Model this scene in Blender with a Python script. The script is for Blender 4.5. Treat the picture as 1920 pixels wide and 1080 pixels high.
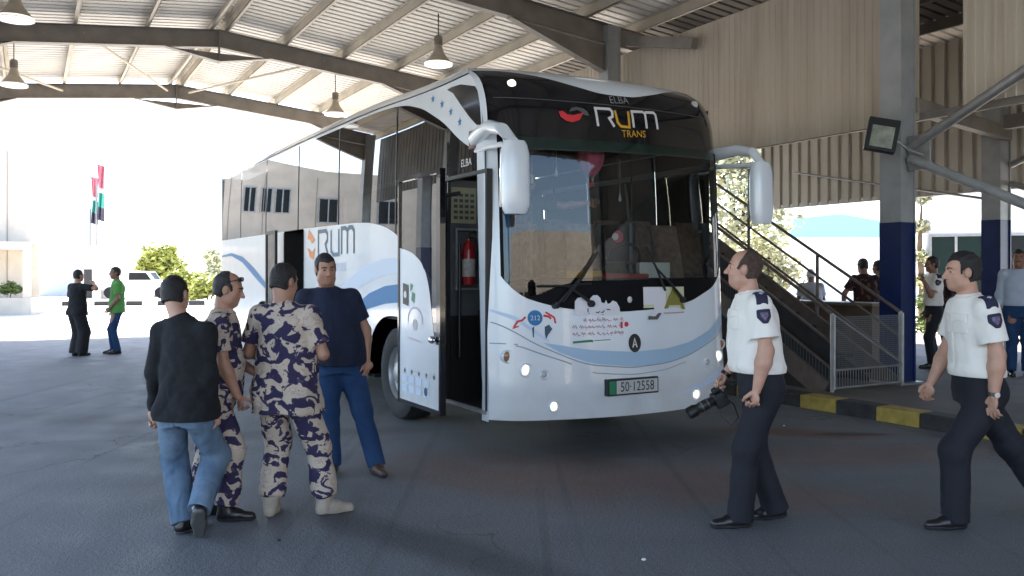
import bpy, math, random
import numpy as np
from mathutils import Vector, Matrix, Euler
R = math.radians
sc = bpy.context.scene
for o in list(bpy.data.objects): bpy.data.objects.remove(o)
col = sc.collection
rnd = random.Random(7)
# ---------------------------------------------------------------- camera, sky, sun, exposure
TH = R(29.5); CT, ST = math.cos(TH), math.sin(TH)      # the shed's own axes are turned by this much
cam = bpy.data.cameras.new('camera'); camo = bpy.data.objects.new('camera', cam); col.objects.link(camo)
cam.sensor_width = 36; cam.lens = 30.0; cam.shift_y = -27/1920
cam.clip_start = .05; cam.clip_end = 3000
camo.location = (0, 0, 1.61); camo.rotation_euler = (R(90), 0, 0)
sc.camera = camo
SUN_EL, SUN_AZ = R(60), math.atan2(CT*1.0, -ST*1.0)    # sun stands beyond the far end of the shed
w = bpy.data.worlds.new('World'); sc.world = w; w.use_nodes = True
nt = w.node_tree; nt.nodes.clear()
sky = nt.nodes.new('ShaderNodeTexSky'); sky.sky_type = 'NISHITA'; sky.sun_disc = False
sky.sun_elevation = SUN_EL; sky.sun_rotation = math.pi/2 - SUN_AZ
sky.air_density = 1.0; sky.dust_density = 1.5; sky.ozone_density = 1.0
bg = nt.nodes.new('ShaderNodeBackground'); bg.inputs[1].default_value = .15
wo = nt.nodes.new('ShaderNodeOutputWorld')
nt.links.new(sky.outputs[0], bg.inputs[0]); nt.links.new(bg.outputs[0], wo.inputs[0])
sl = bpy.data.lights.new('sun', 'SUN'); sl.energy = 4.6; sl.angle = R(.5); sl.color = (1, .95, .87)
so = bpy.data.objects.new('sun', sl); col.objects.link(so)
sd = Vector((math.cos(SUN_AZ)*math.cos(SUN_EL), math.sin(SUN_AZ)*math.cos(SUN_EL), math.sin(SUN_EL)))
so.rotation_euler = sd.to_track_quat('Z', 'Y').to_euler(); so.location = (0, 0, 40)
sc.view_settings.view_transform = 'Standard'; sc.view_settings.look = 'None'
sc.view_settings.exposure = 2.6; sc.view_settings.gamma = 1
sc.cycles.use_denoising = True
sc.cycles.max_bounces = 10; sc.cycles.diffuse_bounces = 6; sc.cycles.glossy_bounces = 4
sc.cycles.transparent_max_bounces = 12; sc.cycles.caustics_reflective = False; sc.cycles.caustics_refractive = False

# ---------------------------------------------------------------- materials
def mat(name, c, rough=.6, metal=0, spec=.5, var=0, scale=8, bump=0, bscale=40, emit=None, estr=1, coat=0, ior=None, c2=None, detail=4):
    m = bpy.data.materials.new(name); m.use_nodes = True
    n = m.node_tree.nodes; l = m.node_tree.links; b = n['Principled BSDF']
    b.inputs['Base Color'].default_value = (*c, 1); b.inputs['Roughness'].default_value = rough
    b.inputs['Metallic'].default_value = metal; b.inputs['Specular IOR Level'].default_value = spec
    if coat: b.inputs['Coat Weight'].default_value = coat; b.inputs['Coat Roughness'].default_value = .05
    if ior: b.inputs['IOR'].default_value = ior
    if emit: b.inputs['Emission Color'].default_value = (*emit, 1); b.inputs['Emission Strength'].default_value = estr
    if var or bump or c2: tc = n.new('ShaderNodeTexCoord')
    if var or c2:
        t = n.new('ShaderNodeTexNoise'); t.inputs['Scale'].default_value = scale; t.inputs['Detail'].default_value = detail
        l.new(tc.outputs['Object'], t.inputs['Vector'])
        r = n.new('ShaderNodeValToRGB'); r.color_ramp.elements[0].position = .3; r.color_ramp.elements[1].position = .7
        a = c2 if c2 else tuple(x*(1-var) for x in c); d = c if c2 else tuple(min(1, x*(1+var)) for x in c)
        r.color_ramp.elements[0].color = (*a, 1); r.color_ramp.elements[1].color = (*d, 1)
        l.new(t.outputs[0], r.inputs[0]); l.new(r.outputs[0], b.inputs['Base Color'])
    if bump:
        t2 = n.new('ShaderNodeTexNoise'); t2.inputs['Scale'].default_value = bscale; t2.inputs['Detail'].default_value = 6
        l.new(tc.outputs['Object'], t2.inputs['Vector'])
        bp = n.new('ShaderNodeBump'); bp.inputs['Strength'].default_value = bump; bp.inputs['Distance'].default_value = .02
        l.new(t2.outputs[0], bp.inputs['Height']); l.new(bp.outputs[0], b.inputs['Normal'])
    return m

def ramp_mat(name, stops, scale, rough=.8, detail=3, distort=0, rough_n=.55, stretch=(1,1,1), const=True, bump=.15, bscale=60):
    m = bpy.data.materials.new(name); m.use_nodes = True
    n = m.node_tree.nodes; l = m.node_tree.links; b = n['Principled BSDF']; b.inputs['Roughness'].default_value = rough
    b.inputs['Specular IOR Level'].default_value = .25
    tc = n.new('ShaderNodeTexCoord'); mp = n.new('ShaderNodeMapping'); mp.inputs['Scale'].default_value = stretch
    l.new(tc.outputs['Object'], mp.inputs[0])
    t = n.new('ShaderNodeTexNoise'); t.inputs['Scale'].default_value = scale; t.inputs['Detail'].default_value = detail
    t.inputs['Distortion'].default_value = distort; t.inputs['Roughness'].default_value = rough_n
    l.new(mp.outputs[0], t.inputs['Vector'])
    r = n.new('ShaderNodeValToRGB'); r.color_ramp.interpolation = 'CONSTANT' if const else 'LINEAR'
    e = r.color_ramp.elements
    e[0].position = stops[0][0]; e[0].color = (*stops[0][1], 1)
    e[1].position = stops[1][0]; e[1].color = (*stops[1][1], 1)
    for p, c in stops[2:]:
        q = e.new(p); q.color = (*c, 1)
    l.new(t.outputs[0], r.inputs[0]); l.new(r.outputs[0], b.inputs['Base Color'])
    if bump:
        t2 = n.new('ShaderNodeTexNoise'); t2.inputs['Scale'].default_value = bscale; t2.inputs['Detail'].default_value = 5
        l.new(tc.outputs['Object'], t2.inputs['Vector'])
        bp = n.new('ShaderNodeBump'); bp.inputs['Strength'].default_value = bump; bp.inputs['Distance'].default_value = .02
        l.new(t2.outputs[0], bp.inputs['Height']); l.new(bp.outputs[0], b.inputs['Normal'])
    return m

def glass_mat(name, tint, ior=1.5, boost=1.0):
    m = bpy.data.materials.new(name); m.use_nodes = True
    n = m.node_tree.nodes; l = m.node_tree.links; n.clear()
    out = n.new('ShaderNodeOutputMaterial'); mx = n.new('ShaderNodeMixShader')
    tr = n.new('ShaderNodeBsdfTransparent'); tr.inputs[0].default_value = (*tint, 1)
    gl = n.new('ShaderNodeBsdfGlossy'); gl.inputs['Roughness'].default_value = .01
    gl.inputs[0].default_value = (1, 1, 1, 1)
    fr = n.new('ShaderNodeFresnel'); fr.inputs[0].default_value = ior
    mu = n.new('ShaderNodeMath'); mu.operation = 'MULTIPLY'; mu.inputs[1].default_value = boost; mu.use_clamp = True
    l.new(fr.outputs[0], mu.inputs[0]); l.new(mu.outputs[0], mx.inputs[0])
    l.new(tr.outputs[0], mx.inputs[1]); l.new(gl.outputs[0], mx.inputs[2]); l.new(mx.outputs[0], out.inputs[0])
    return m

# ---------------------------------------------------------------- building blocks
class MB:
    def __init__(s): s.v = []; s.f = []
    def add(s, vs, fs):
        o = len(s.v); s.v += [tuple(p) for p in vs]; s.f += [tuple(i+o for i in f) for f in fs]; return s
    def box(s, x0, x1, y0, y1, z0, z1):
        return s.add([(x0,y0,z0),(x1,y0,z0),(x1,y1,z0),(x0,y1,z0),(x0,y0,z1),(x1,y0,z1),(x1,y1,z1),(x0,y1,z1)],
                     [(0,3,2,1),(4,5,6,7),(0,1,5,4),(1,2,6,5),(2,3,7,6),(3,0,4,7)])
    def bar(s, a, b, w, h, up=(0,0,1)):
        a = Vector(a); b = Vector(b); d = (b-a).normalized(); u = Vector(up)
        x = d.cross(u)
        if x.length < 1e-4: x = d.cross(Vector((1,0,0)))
        x.normalize(); u = x.cross(d).normalized()
        vs = [p+x*i*w/2+u*j*h/2 for p in (a, b) for i, j in ((-1,-1),(1,-1),(1,1),(-1,1))]
        return s.add(vs, [(0,1,2,3),(7,6,5,4),(0,4,5,1),(1,5,6,2),(2,6,7,3),(3,7,4,0)])
    def tube(s, pts, r, n=10, cap=True):
        pts = [Vector(p) for p in pts]; m = len(pts); rs = r if isinstance(r, (list, tuple)) else [r]*m
        vs = []; prev = None
        for i, p in enumerate(pts):
            d = (pts[min(i+1,m-1)]-pts[max(i-1,0)]).normalized()
            x = prev - d*prev.dot(d) if prev is not None else d.cross(Vector((0,0,1)) if abs(d.z) < .9 else Vector((1,0,0)))
            x.normalize(); prev = x; y = d.cross(x)
            vs += [p + (x*math.cos(2*math.pi*k/n)+y*math.sin(2*math.pi*k/n))*rs[i] for k in range(n)]
        fs = [(i*n+k, i*n+(k+1)%n, (i+1)*n+(k+1)%n, (i+1)*n+k) for i in range(m-1) for k in range(n)]
        if cap: fs += [tuple(reversed(range(n))), tuple((m-1)*n+k for k in range(n))]
        return s.add(vs, fs)
    def lathe(s, prof, n=24, o=(0,0,0), ax='z', cap=False):
        vs = []
        for r, h in prof:
            for k in range(n):
                a = 2*math.pi*k/n; x, y = r*math.cos(a), r*math.sin(a)
                vs.append((o[0]+x, o[1]+y, o[2]+h) if ax == 'z' else ((o[0]+h, o[1]+x, o[2]+y) if ax == 'x' else (o[0]+x, o[1]+h, o[2]+y)))
        fs = [(i*n+k, i*n+(k+1)%n, (i+1)*n+(k+1)%n, (i+1)*n+k) for i in range(len(prof)-1) for k in range(n)]
        if cap: fs += [tuple(range(n)), tuple((len(prof)-1)*n+k for k in range(n))]
        return s.add(vs, fs)
    def grid(s, fn, us, vs_):
        nu, nv = len(us), len(vs_)
        return s.add([fn(u, v) for u in us for v in vs_],
                     [(i*nv+j, (i+1)*nv+j, (i+1)*nv+j+1, i*nv+j+1) for i in range(nu-1) for j in range(nv-1)])
    def sheet(s, poly, fn):                     # polygon in 2D (convex or star), mapped by fn
        return s.add([fn(*p) for p in poly], [tuple(range(len(poly)))])
    def ell(s, c, r, n=16, m=10):
        vs = []; 
        for i in range(m+1):
            t = math.pi*i/m
            for k in range(n):
                a = 2*math.pi*k/n
                vs.append((c[0]+r[0]*math.sin(t)*math.cos(a), c[1]+r[1]*math.sin(t)*math.sin(a), c[2]+r[2]*math.cos(t)))
        return s.add(vs, [(i*n+k, (i+1)*n+k, (i+1)*n+(k+1)%n, i*n+(k+1)%n) for i in range(m) for k in range(n)])
    def build(s, name, m, parent=None, smooth=False, bevel=0, solid=0):
        me = bpy.data.meshes.new(name); me.from_pydata(s.v, [], s.f); me.validate()
        if bevel or solid or True:
            import bmesh
            bm = bmesh.new(); bm.from_mesh(me)
            bmesh.ops.remove_doubles(bm, verts=bm.verts, dist=1e-5)
            bmesh.ops.recalc_face_normals(bm, faces=bm.faces)
            if bevel:
                es = [e for e in bm.edges if len(e.link_faces) == 2 and e.calc_face_angle(0) > .6]
                bmesh.ops.bevel(bm, geom=es, offset=bevel, segments=2, affect='EDGES', profile=.5, clamp_overlap=True)
            bm.to_mesh(me); bm.free()
        if smooth:
            for p in me.polygons: p.use_smooth = True
            me.set_sharp_from_angle(angle=R(40))
        me.materials.append(m)
        o = bpy.data.objects.new(name, me); col.objects.link(o)
        if solid:
            md = o.modifiers.new('thickness', 'SOLIDIFY'); md.thickness = solid; md.offset = -1
        if parent: o.parent = parent
        return o

def tag(o, label=None, cat=None, group=None, kind=None):
    if label: o['label'] = label
    if cat: o['category'] = cat
    if group: o['group'] = group
    if kind: o['kind'] = kind
    return o
def thing(name, label, cat, loc=(0,0,0), rz=0, group=None):
    o = bpy.data.objects.new(name, None); o.empty_display_size = .2; col.objects.link(o)
    o.location = loc; o.rotation_euler = (0, 0, rz); return tag(o, label, cat, group)
def dup(o, parent=None, loc=None, rz=None, label=None):
    c = o.copy(); col.objects.link(c)
    if parent: c.parent = parent
    for ch in list(o.children): dup(ch, c)
    if loc is not None: c.location = loc
    if rz is not None: c.rotation_euler = (0, 0, rz)
    if label: c['label'] = label
    return c
def W(v, u, z=0): return Vector((CT*v-ST*u, ST*v+CT*u, z))      # shed axes (v across, u along) to world
def PX(px, Y, z=0): return Vector(((px-960)/1600*Y, Y, z))      # a point measured off the photograph at depth Y
def ipt(xs, ys): return lambda t: float(np.interp(t, xs, ys))
def smooth_curve(xs, ys, n=200, k=9):
    X = np.linspace(xs[0], xs[-1], n); Yv = np.interp(X, xs, ys); pad = np.pad(Yv, k, mode='edge')
    Yv = np.convolve(pad, np.ones(2*k+1)/(2*k+1), 'valid'); return lambda t: float(np.interp(t, X, Yv))
def stroke(pts, w, closed=False):               # 2D polyline to quads of width w with mitres
    P = [Vector((p[0], p[1])) for p in pts]; n = len(P); L = []; Rr = []
    for i in range(n):
        d0 = (P[i]-P[i-1]).normalized() if i > 0 else (P[1]-P[0]).normalized()
        d1 = (P[i+1]-P[i]).normalized() if i < n-1 else d0
        nn = Vector((-d0.y-d1.y, d0.x+d1.x)).normalized(); c = max(.5, nn.dot(Vector((-d1.y, d1.x))))
        L.append(P[i]+nn*w/2/c); Rr.append(P[i]-nn*w/2/c)
    return [[L[i], L[i+1], Rr[i+1], Rr[i]] for i in range(n-1)]
def text_mesh(txt, size):                        # vertices (x, y) and faces of a line of lettering
    cu = bpy.data.curves.new('lettering', 'FONT'); cu.body = txt; cu.size = size; cu.align_x = 'CENTER'; cu.resolution_u = 3
    o = bpy.data.objects.new('lettering', cu); col.objects.link(o)
    dg = bpy.context.evaluated_depsgraph_get(); me = bpy.data.meshes.new_from_object(o.evaluated_get(dg))
    vs = [(v.co.x, v.co.y) for v in me.vertices]; fs = [tuple(p.vertices) for p in me.polygons]
    bpy.data.objects.remove(o); bpy.data.curves.remove(cu); bpy.data.meshes.remove(me)
    return vs, fs
# ---------------------------------------------------------------- shared materials
M = {}
M['steel'] = mat('painted steel', (.235,.21,.185), .55, var=.18, scale=3, bump=.05)
M['purlin'] = mat('purlin paint', (.5,.45,.37), .6, var=.12, scale=2)
M['roof'] = mat('roof sheet', (.62,.595,.55), .5, var=.1, scale=.7)
M['roof_shade'] = mat('shade darkened roof sheet', (.1,.085,.07), .7, var=.3, scale=1)  # darkened so the colour carries the shade under the right-hand roof
M['clad'] = ramp_mat('beige cladding', [(.3,(.47,.405,.325)),(.5,(.56,.495,.405)),(.72,(.6,.54,.45))], 1.1, .5, 5, .4, .6, (2.5,2.5,.22), False, .06, 9)
M['clad3'] = mat('backlit shade cladding', (.1,.095,.088), .6, var=.35, scale=1.5)  # cladding colour darkened to stand in for its backlit shade
M['clad2'] = mat('grey beige cladding', (.5,.47,.41), .5, var=.16, scale=.5)
M['colgrey'] = mat('grey column paint', (.33,.345,.355), .45, var=.12, scale=4, bump=.04)
M['colblue'] = mat('blue column paint', (.006,.02,.095), .4, var=.25, scale=5)
M['black'] = mat('black plastic', (.012,.012,.013), .45)
M['blackgloss'] = mat('black gloss', (.006,.006,.008), .08, coat=.6)
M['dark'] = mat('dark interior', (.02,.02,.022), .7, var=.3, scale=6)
M['white'] = mat('white paint', (.8,.81,.82), .4, var=.03, scale=2)
M['plaster'] = mat('white plaster', (.75,.74,.72), .85, var=.06, scale=1.2, bump=.1)
M['cream'] = mat('cream stone', (.56,.49,.40), .85, var=.1, scale=1.5, bump=.12)
M['rubber'] = mat('rubber', (.018,.018,.02), .8, var=.2, scale=20, bump=.2)
M['chrome'] = mat('bright metal', (.6,.6,.62), .25, metal=1)
M['galv'] = mat('galvanised steel', (.36,.36,.36), .45, metal=.6, var=.15, scale=8)
M['yellow'] = mat('yellow kerb paint', (.36,.265,.06), .75, var=.3, scale=7, bump=.2)
M['blackk'] = mat('black kerb paint', (.03,.03,.032), .75, var=.4, scale=7, bump=.2)
M['leaf'] = mat('leaves', (.13,.17,.035), .6, var=.45, scale=3)
M['leaf2'] = mat('dry leaves', (.2,.2,.06), .6, var=.35, scale=3)
M['bark'] = mat('bark', (.12,.085,.055), .9, var=.3, scale=9, bump=.4)

# ground: asphalt with dust, worn patches and a reddish spill
def asphalt():
    m = bpy.data.materials.new('asphalt'); m.use_nodes = True
    n = m.node_tree.nodes; l = m.node_tree.links; b = n['Principled BSDF']
    tc = n.new('ShaderNodeTexCoord')
    def noise(s, d, stretch=None, rot=0):
        t = n.new('ShaderNodeTexNoise'); t.inputs['Scale'].default_value = s; t.inputs['Detail'].default_value = d
        if stretch:
            mp = n.new('ShaderNodeMapping'); mp.inputs['Scale'].default_value = stretch; mp.inputs['Rotation'].default_value = (0,0,rot)
            l.new(tc.outputs['Object'], mp.inputs[0]); l.new(mp.outputs[0], t.inputs['Vector'])
        else: l.new(tc.outputs['Object'], t.inputs['Vector'])
        return t.outputs[0]
    def ramp(x, a, b_, ca=0., cb=1.):
        r = n.new('ShaderNodeMapRange'); r.inputs[1].default_value = a; r.inputs[2].default_value = b_
        r.inputs[3].default_value = ca; r.inputs[4].default_value = cb; l.new(x, r.inputs[0]); return r.outputs[0]
    def mix(f, a, b_, mode='MIX'):
        x = n.new('ShaderNodeMix'); x.data_type = 'RGBA'; x.blend_type = mode
        if isinstance(f, float): x.inputs[0].default_value = f
        else: l.new(f, x.inputs[0])
        for i, c in ((6, a), (7, b_)):
            if isinstance(c, tuple): x.inputs[i].default_value = (*c, 1)
            else: l.new(c, x.inputs[i])
        return x.outputs[2]
    big = noise(.35, 5); mid = noise(2.2, 6); fine = noise(90, 3); streak = noise(.5, 6, (.25, 3, 1), R(-20))
    c = mix(ramp(big, .3, .75), (.085,.091,.1), (.112,.119,.13))
    c = mix(ramp(mid, .45, .75, 0, .45), c, (.14,.144,.15))
    c = mix(ramp(streak, .55, .75, 0, .5), c, (.06,.063,.068))
    c = mix(ramp(fine, .35, .68, 0, .75), c, (.2,.207,.215))
    grit = noise(210, 1)
    c = mix(ramp(grit, .62, .7, 0, .6), c, (.36,.36,.36))
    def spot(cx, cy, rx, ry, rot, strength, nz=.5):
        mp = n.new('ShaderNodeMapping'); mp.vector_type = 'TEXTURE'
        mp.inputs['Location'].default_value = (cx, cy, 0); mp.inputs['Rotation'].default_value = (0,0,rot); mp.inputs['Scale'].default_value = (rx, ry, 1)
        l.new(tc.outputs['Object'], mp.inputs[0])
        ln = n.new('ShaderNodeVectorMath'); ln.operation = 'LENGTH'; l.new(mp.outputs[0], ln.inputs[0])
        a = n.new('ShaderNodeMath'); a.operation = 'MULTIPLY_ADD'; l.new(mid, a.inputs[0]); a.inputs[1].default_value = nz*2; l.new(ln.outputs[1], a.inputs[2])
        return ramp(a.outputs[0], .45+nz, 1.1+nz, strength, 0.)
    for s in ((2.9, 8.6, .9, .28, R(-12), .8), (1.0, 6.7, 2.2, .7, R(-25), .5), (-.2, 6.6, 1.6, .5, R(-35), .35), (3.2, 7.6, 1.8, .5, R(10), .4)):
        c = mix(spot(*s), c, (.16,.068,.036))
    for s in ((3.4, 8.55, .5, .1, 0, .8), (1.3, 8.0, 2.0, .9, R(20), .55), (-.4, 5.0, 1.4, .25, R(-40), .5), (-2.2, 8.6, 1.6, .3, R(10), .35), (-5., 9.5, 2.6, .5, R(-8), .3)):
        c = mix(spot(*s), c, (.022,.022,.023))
    vo = n.new('ShaderNodeTexVoronoi'); vo.feature = 'DISTANCE_TO_EDGE'; vo.inputs['Scale'].default_value = .45
    wob = n.new('ShaderNodeVectorMath'); wob.operation = 'MULTIPLY_ADD'
    nw = n.new('ShaderNodeTexNoise'); nw.inputs['Scale'].default_value = 1.7; nw.inputs['Detail'].default_value = 6; l.new(tc.outputs['Object'], nw.inputs['Vector'])
    l.new(nw.outputs['Color'], wob.inputs[0]); wob.inputs[1].default_value = (.9,.9,.9); l.new(tc.outputs['Object'], wob.inputs[2]); l.new(wob.outputs[0], vo.inputs['Vector'])
    ck = n.new('ShaderNodeMath'); ck.operation = 'MULTIPLY'; l.new(ramp(vo.outputs['Distance'], .0, .006, .75, 0.), ck.inputs[0]); l.new(ramp(big, .42, .6), ck.inputs[1])
    c = mix(ck.outputs[0], c, (.03,.03,.032))
    tyre = noise(1.0, 3, (7, .12, 1), TH*-1); c = mix(ramp(tyre, .58, .72, 0, .38), c, (.045,.047,.05))
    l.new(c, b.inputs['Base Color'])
    l.new(ramp(mid, .3, .7, .62, .85), b.inputs['Roughness'])
    b.inputs['Specular IOR Level'].default_value = .5
    bp = n.new('ShaderNodeBump'); bp.inputs['Strength'].default_value = .6; bp.inputs['Distance'].default_value = .012
    ad = n.new('ShaderNodeMath'); ad.operation = 'ADD'; l.new(fine, ad.inputs[0]); l.new(noise(28, 4), ad.inputs[1])
    l.new(ad.outputs[0], bp.inputs['Height']); l.new(bp.outputs[0], b.inputs['Normal'])
    return m
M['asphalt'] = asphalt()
M['sand'] = mat('pale dry ground', (.5,.45,.38), .9, var=.12, scale=.3, bump=.1)
M['paving'] = mat('pavement concrete', (.13,.115,.1), .8, var=.3, scale=1.3, bump=.2, bscale=30)

def flat(name, pts, z, m):
    mb = MB(); mb.add([(p[0], p[1], z) for p in pts], [tuple(range(len(pts)))])
    return tag(mb.build(name, m), kind='structure')
flat('ground', [(-900,-900),(900,-900),(900,900),(-900,900)], -.01, M['sand'])
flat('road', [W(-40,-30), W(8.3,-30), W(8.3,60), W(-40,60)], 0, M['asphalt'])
flat('yard', [W(-34,25.5), W(7.8,25.5), W(7.8,58), W(-34,58)], .006, mat('pale yard concrete', (.45,.42,.38), .85, var=.15, scale=.4, bump=.1))
mb = MB()
mb.add([W(v,u,z) for z in (0,.15) for v,u in ((8.34,-12),(19,-12),(19,17),(8.34,17))], [(4,5,6,7),(0,1,5,4),(1,2,6,5),(2,3,7,6),(3,0,4,7)])
tag(mb.build('pavement', M['paving']), kind='structure')
# kerb: painted blocks, 0.5 m each, a thing each is too fine: two runs of paint on one kerb
k = thing('kerb', 'raised pavement kerb painted in yellow and black blocks', 'kerb', (0,0,0), TH)
a = MB(); c = MB()
for i in range(44):
    u0 = -6 + i*.53
    (a if i % 2 == 0 else c).box(8.08, 8.335, u0+.004, u0+.526, -.01, .157)
a.build('yellow_blocks', M['yellow'], k, bevel=.018); c.build('black_blocks', M['blackk'], k, bevel=.018)

# ---------------------------------------------------------------- the shed: portal frames, purlins, sheets
RV, RZ, EZ = 3.8, 7.0, 6.36         # ridge line and heights of the rafter axis
VL, VR = -2.6, 10.1
def zr(v): return RZ - abs(v-RV)*.1
canopy = thing('shed_canopy', 'long open steel canopy with pale ribbed roof above the bus', 'canopy', (0,0,0), TH)
FR = [-5.6, .9, 7.4, 13.9, 20.4, 26.9]
def rafter(u):
    mb = MB(); h = .19; tw = .006
    def web(v0, v1, lo0, lo1):          # I-section piece between two v stations, with depth below axis lo
        t0, t1 = zr(v0)+h, zr(v1)+h
        for du, hw in ((0, None),):
            mb.add([(v0,u-tw,lo0),(v1,u-tw,lo1),(v1,u+tw,lo1),(v0,u+tw,lo0),(v0,u-tw,t0),(v1,u-tw,t1),(v1,u+tw,t1),(v0,u+tw,t0)],
                   [(0,3,2,1),(4,5,6,7),(0,1,5,4),(1,2,6,5),(2,3,7,6),(3,0,4,7)])
        for b0, b1, s in ((t0, t1, 1), (lo0, lo1, -1)):
            mb.add([(v0,u-.09,b0),(v1,u-.09,b1),(v1,u+.09,b1),(v0,u+.09,b0),(v0,u-.09,b0+.014*s),(v1,u-.09,b1+.014*s),(v1,u+.09,b1+.014*s),(v0,u+.09,b0+.014*s)],
                   [(0,3,2,1),(4,5,6,7),(0,1,5,4),(1,2,6,5),(2,3,7,6),(3,0,4,7)])
    for a0, a1 in ((VL, RV), (RV, 16)):
        web(a0+.001, a1-.001, zr(a0)-h, zr(a1)-h)
    # haunches: ridge and eaves
    def wedge(p):
        mb.add([(v,u-.008,z) for v,z in p]+[(v,u+.008,z) for v,z in p], [(0,1,2),(5,4,3),(0,3,4,1),(1,4,5,2),(2,5,3,0)])
        mb.bar((p[0][0],u,p[0][1]), (p[1][0],u,p[1][1]), .18, .016, (0,0,1)); mb.bar((p[1][0],u,p[1][1]), (p[2][0],u,p[2][1]), .18, .016, (0,0,1))
    wedge([(RV-1.15, zr(RV-1.15)-h-.016), (RV, RZ-h-.33), (RV+1.15, zr(RV+1.15)-h-.016)])
    wedge([(VR-2.3, zr(VR-2.3)-h-.016), (VR-.16, zr(VR)-h-.55), (VR-.16, zr(VR)-h-.016)])
    wedge([(VL+2.3, zr(VL+2.3)-h-.016), (VL+.16, zr(VL)-h-.55), (VL+.16, zr(VL)-h-.016)])
    mb.box(RV-.012, RV+.012, u-.095, u+.095, RZ-h-.34, RZ+h+.02)
    return mb.build('rafter', M['steel'], canopy)
def column(v, u, z0, ztop, paint, w=.3, d=.3):
    def H(z0, z1, g=0):
        m = MB(); m.box(v-w/2-g, v+w/2+g, u-d/2-g, u+d/2+g, z0, z1)
        for q in (-1, 1): m.box(v+q*(w/2-.012)-.012-g, v+q*(w/2-.012)+.012+g, u-d/2-.022-g, u-d/2-.0005-g, z0, z1)
        return m
    c = H(paint, ztop).build('column', M['colgrey'] if paint else M['steel'], canopy)
    if paint:
        H(z0, paint-.001, .003).build('painted_base', M['colblue'], c)
        p = MB().box(v-.24, v+.24, u-.24, u+.24, z0, z0+.03).build('base_plate', M['galv'], c)
for u in FR:
    rafter(u)
    column(VR, u, .15 if u < 16 else 0, zr(VR)+.17, 2.29)
    column(VL, u, 0, zr(VL)+.17, 2.29)
column(14.0, 8.4, .15, zr(14)-.2, 2.5); column(14.0, 1.9, .15, zr(14)-.2, 2.5)
PV = [3.66, 3.94, 5.3, 6.72, 8.12, 9.5, 10.75, 2.3, .88, -.52, -1.9, -3.05]
for v in PV:
    mb = MB(); z = zr(v)+.21
    mb.bar((v,-9,z+.1), (v,27.7,z+.1), .014, .2); s = 1 if v > RV else -1
    mb.bar((v-.03*s,-9,z+.195), (v-.03*s,27.7,z+.195), .074, .012); mb.bar((v+.03*s,-9,z+.006), (v+.03*s,27.7,z+.006), .074, .012)
    mb.build('purlin', M['purlin'], canopy)
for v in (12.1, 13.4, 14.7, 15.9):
    mb = MB(); z = zr(v)+.31; mb.bar((v,-9,z), (v,27.5,z), .06, .2); mb.build('purlin', M['roof_shade'], canopy)
def sheet(v0, v1, u0, u1, name, m=None):
    mb = MB(); us = []; u = u0
    while u < u1: us += [(u,0), (u+.17,0), (u+.19,.032), (u+.23,.032)]; u += .25
    mb.grid(lambda p, v: (v, p[0], zr(v)+.415+p[1]), us, [v0, v1]); return mb.build(name, m or M['roof'], canopy)
sheet(RV+.05, 10.95, -9, 27.6, 'roof_sheet'); sheet(-3.4, RV-.05, -9, 27.6, 'roof_sheet'); sheet(10.952, 16.1, -9, 27.6, 'roof_sheet', M['roof_shade'])
mb = MB(); mb.add([(RV-.2,-9,zr(RV-.2)+.462),(RV,-9,zr(RV)+.48),(RV+.2,-9,zr(RV+.2)+.462),(RV-.2,27.6,zr(RV-.2)+.462),(RV,27.6,zr(RV)+.48),(RV+.2,27.6,zr(RV+.2)+.462)], [(0,1,4,3),(1,2,5,4)])
mb.build('ridge_cap', M['roof'], canopy)
# wind bracing between frames, and the X braces between the right-hand columns
for a0, b0 in (((1.0,20.4,zr(1)+.05), (3.5,26.6,RZ-.05)), ((6.3,20.4,zr(6.3)+.05), (4.1,26.6,RZ-.05)), ((-2.3,20.5,zr(-2.3)), (.8,26.8,zr(.8)))):
    MB().tube([a0, b0], .032, 10).build('roof_brace', M['purlin'], canopy)
MB().tube([(VR+.0,7.2,3.26),(VR+.0,1.1,6.2)], .068, 14).build('wall_brace', M['galv'], canopy)
MB().tube([(VR+.0,7.2,3.12),(VR+.0,1.1,.25)], .062, 14).build('wall_brace', M['colgrey'], canopy)
MB().box(VR-.02,VR+.02,6.9,7.22,2.96,3.42).build('gusset_plate', M['galv'], canopy, bevel=.006)
MB().tube([(14.8,13.4,3.85),(14.8,6.0,2.3)], .022, 8).build('wall_brace', M['galv'], canopy)
MB().tube([(14.1,8.2,3.4),(14.1,2.1,5.8)], .05, 10).build('wall_brace', M['galv'], canopy)
MB().tube([(14.1,8.2,3.1),(14.1,2.1,.6)], .05, 10).build('wall_brace', M['galv'], canopy)
MB().bar((10.34,13.6,6.22),(10.34,11.65,5.72),.14,.2).build('stub_beam', M['steel'], canopy, bevel=.006)
# hanging cladding: two fine-ribbed panels behind the column line, a coarse one farther back, one on the other side
def cladding(v, u0, u1, z0, z1, pitch, depth, m, name):
    mb = MB(); us = []; u = u0
    while u < u1-.001:
        e = min(u+pitch, u1); us += [(u,0), (u+(e-u)*.62,0), (u+(e-u)*.7,depth), (u+(e-u)*.92,depth)]; u = e
    us.append((u1, 0)); mb.grid(lambda p, z: (v+p[1], p[0], z), us, [z0, z1])
    o = mb.build(name, m, canopy, solid=.004); return o
cladding(10.5, 7.35, 17.6, 3.7, 6.06, .13, -.012, M['clad'], 'fascia_cladding')
cladding(10.5, -9, 6.72, 3.78, 6.06, .13, -.012, M['clad'], 'fascia_cladding')
cladding(15.0, -10, 14.6, 3.12, 5.97, .27, .05, M['clad2'], 'rear_cladding')
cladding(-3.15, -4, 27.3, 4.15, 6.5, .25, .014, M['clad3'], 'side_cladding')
MB().bar((10.56,17.6,3.74),(10.56,-6,3.74),.07,.1).build('cladding_rail', M['steel'], canopy)
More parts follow.
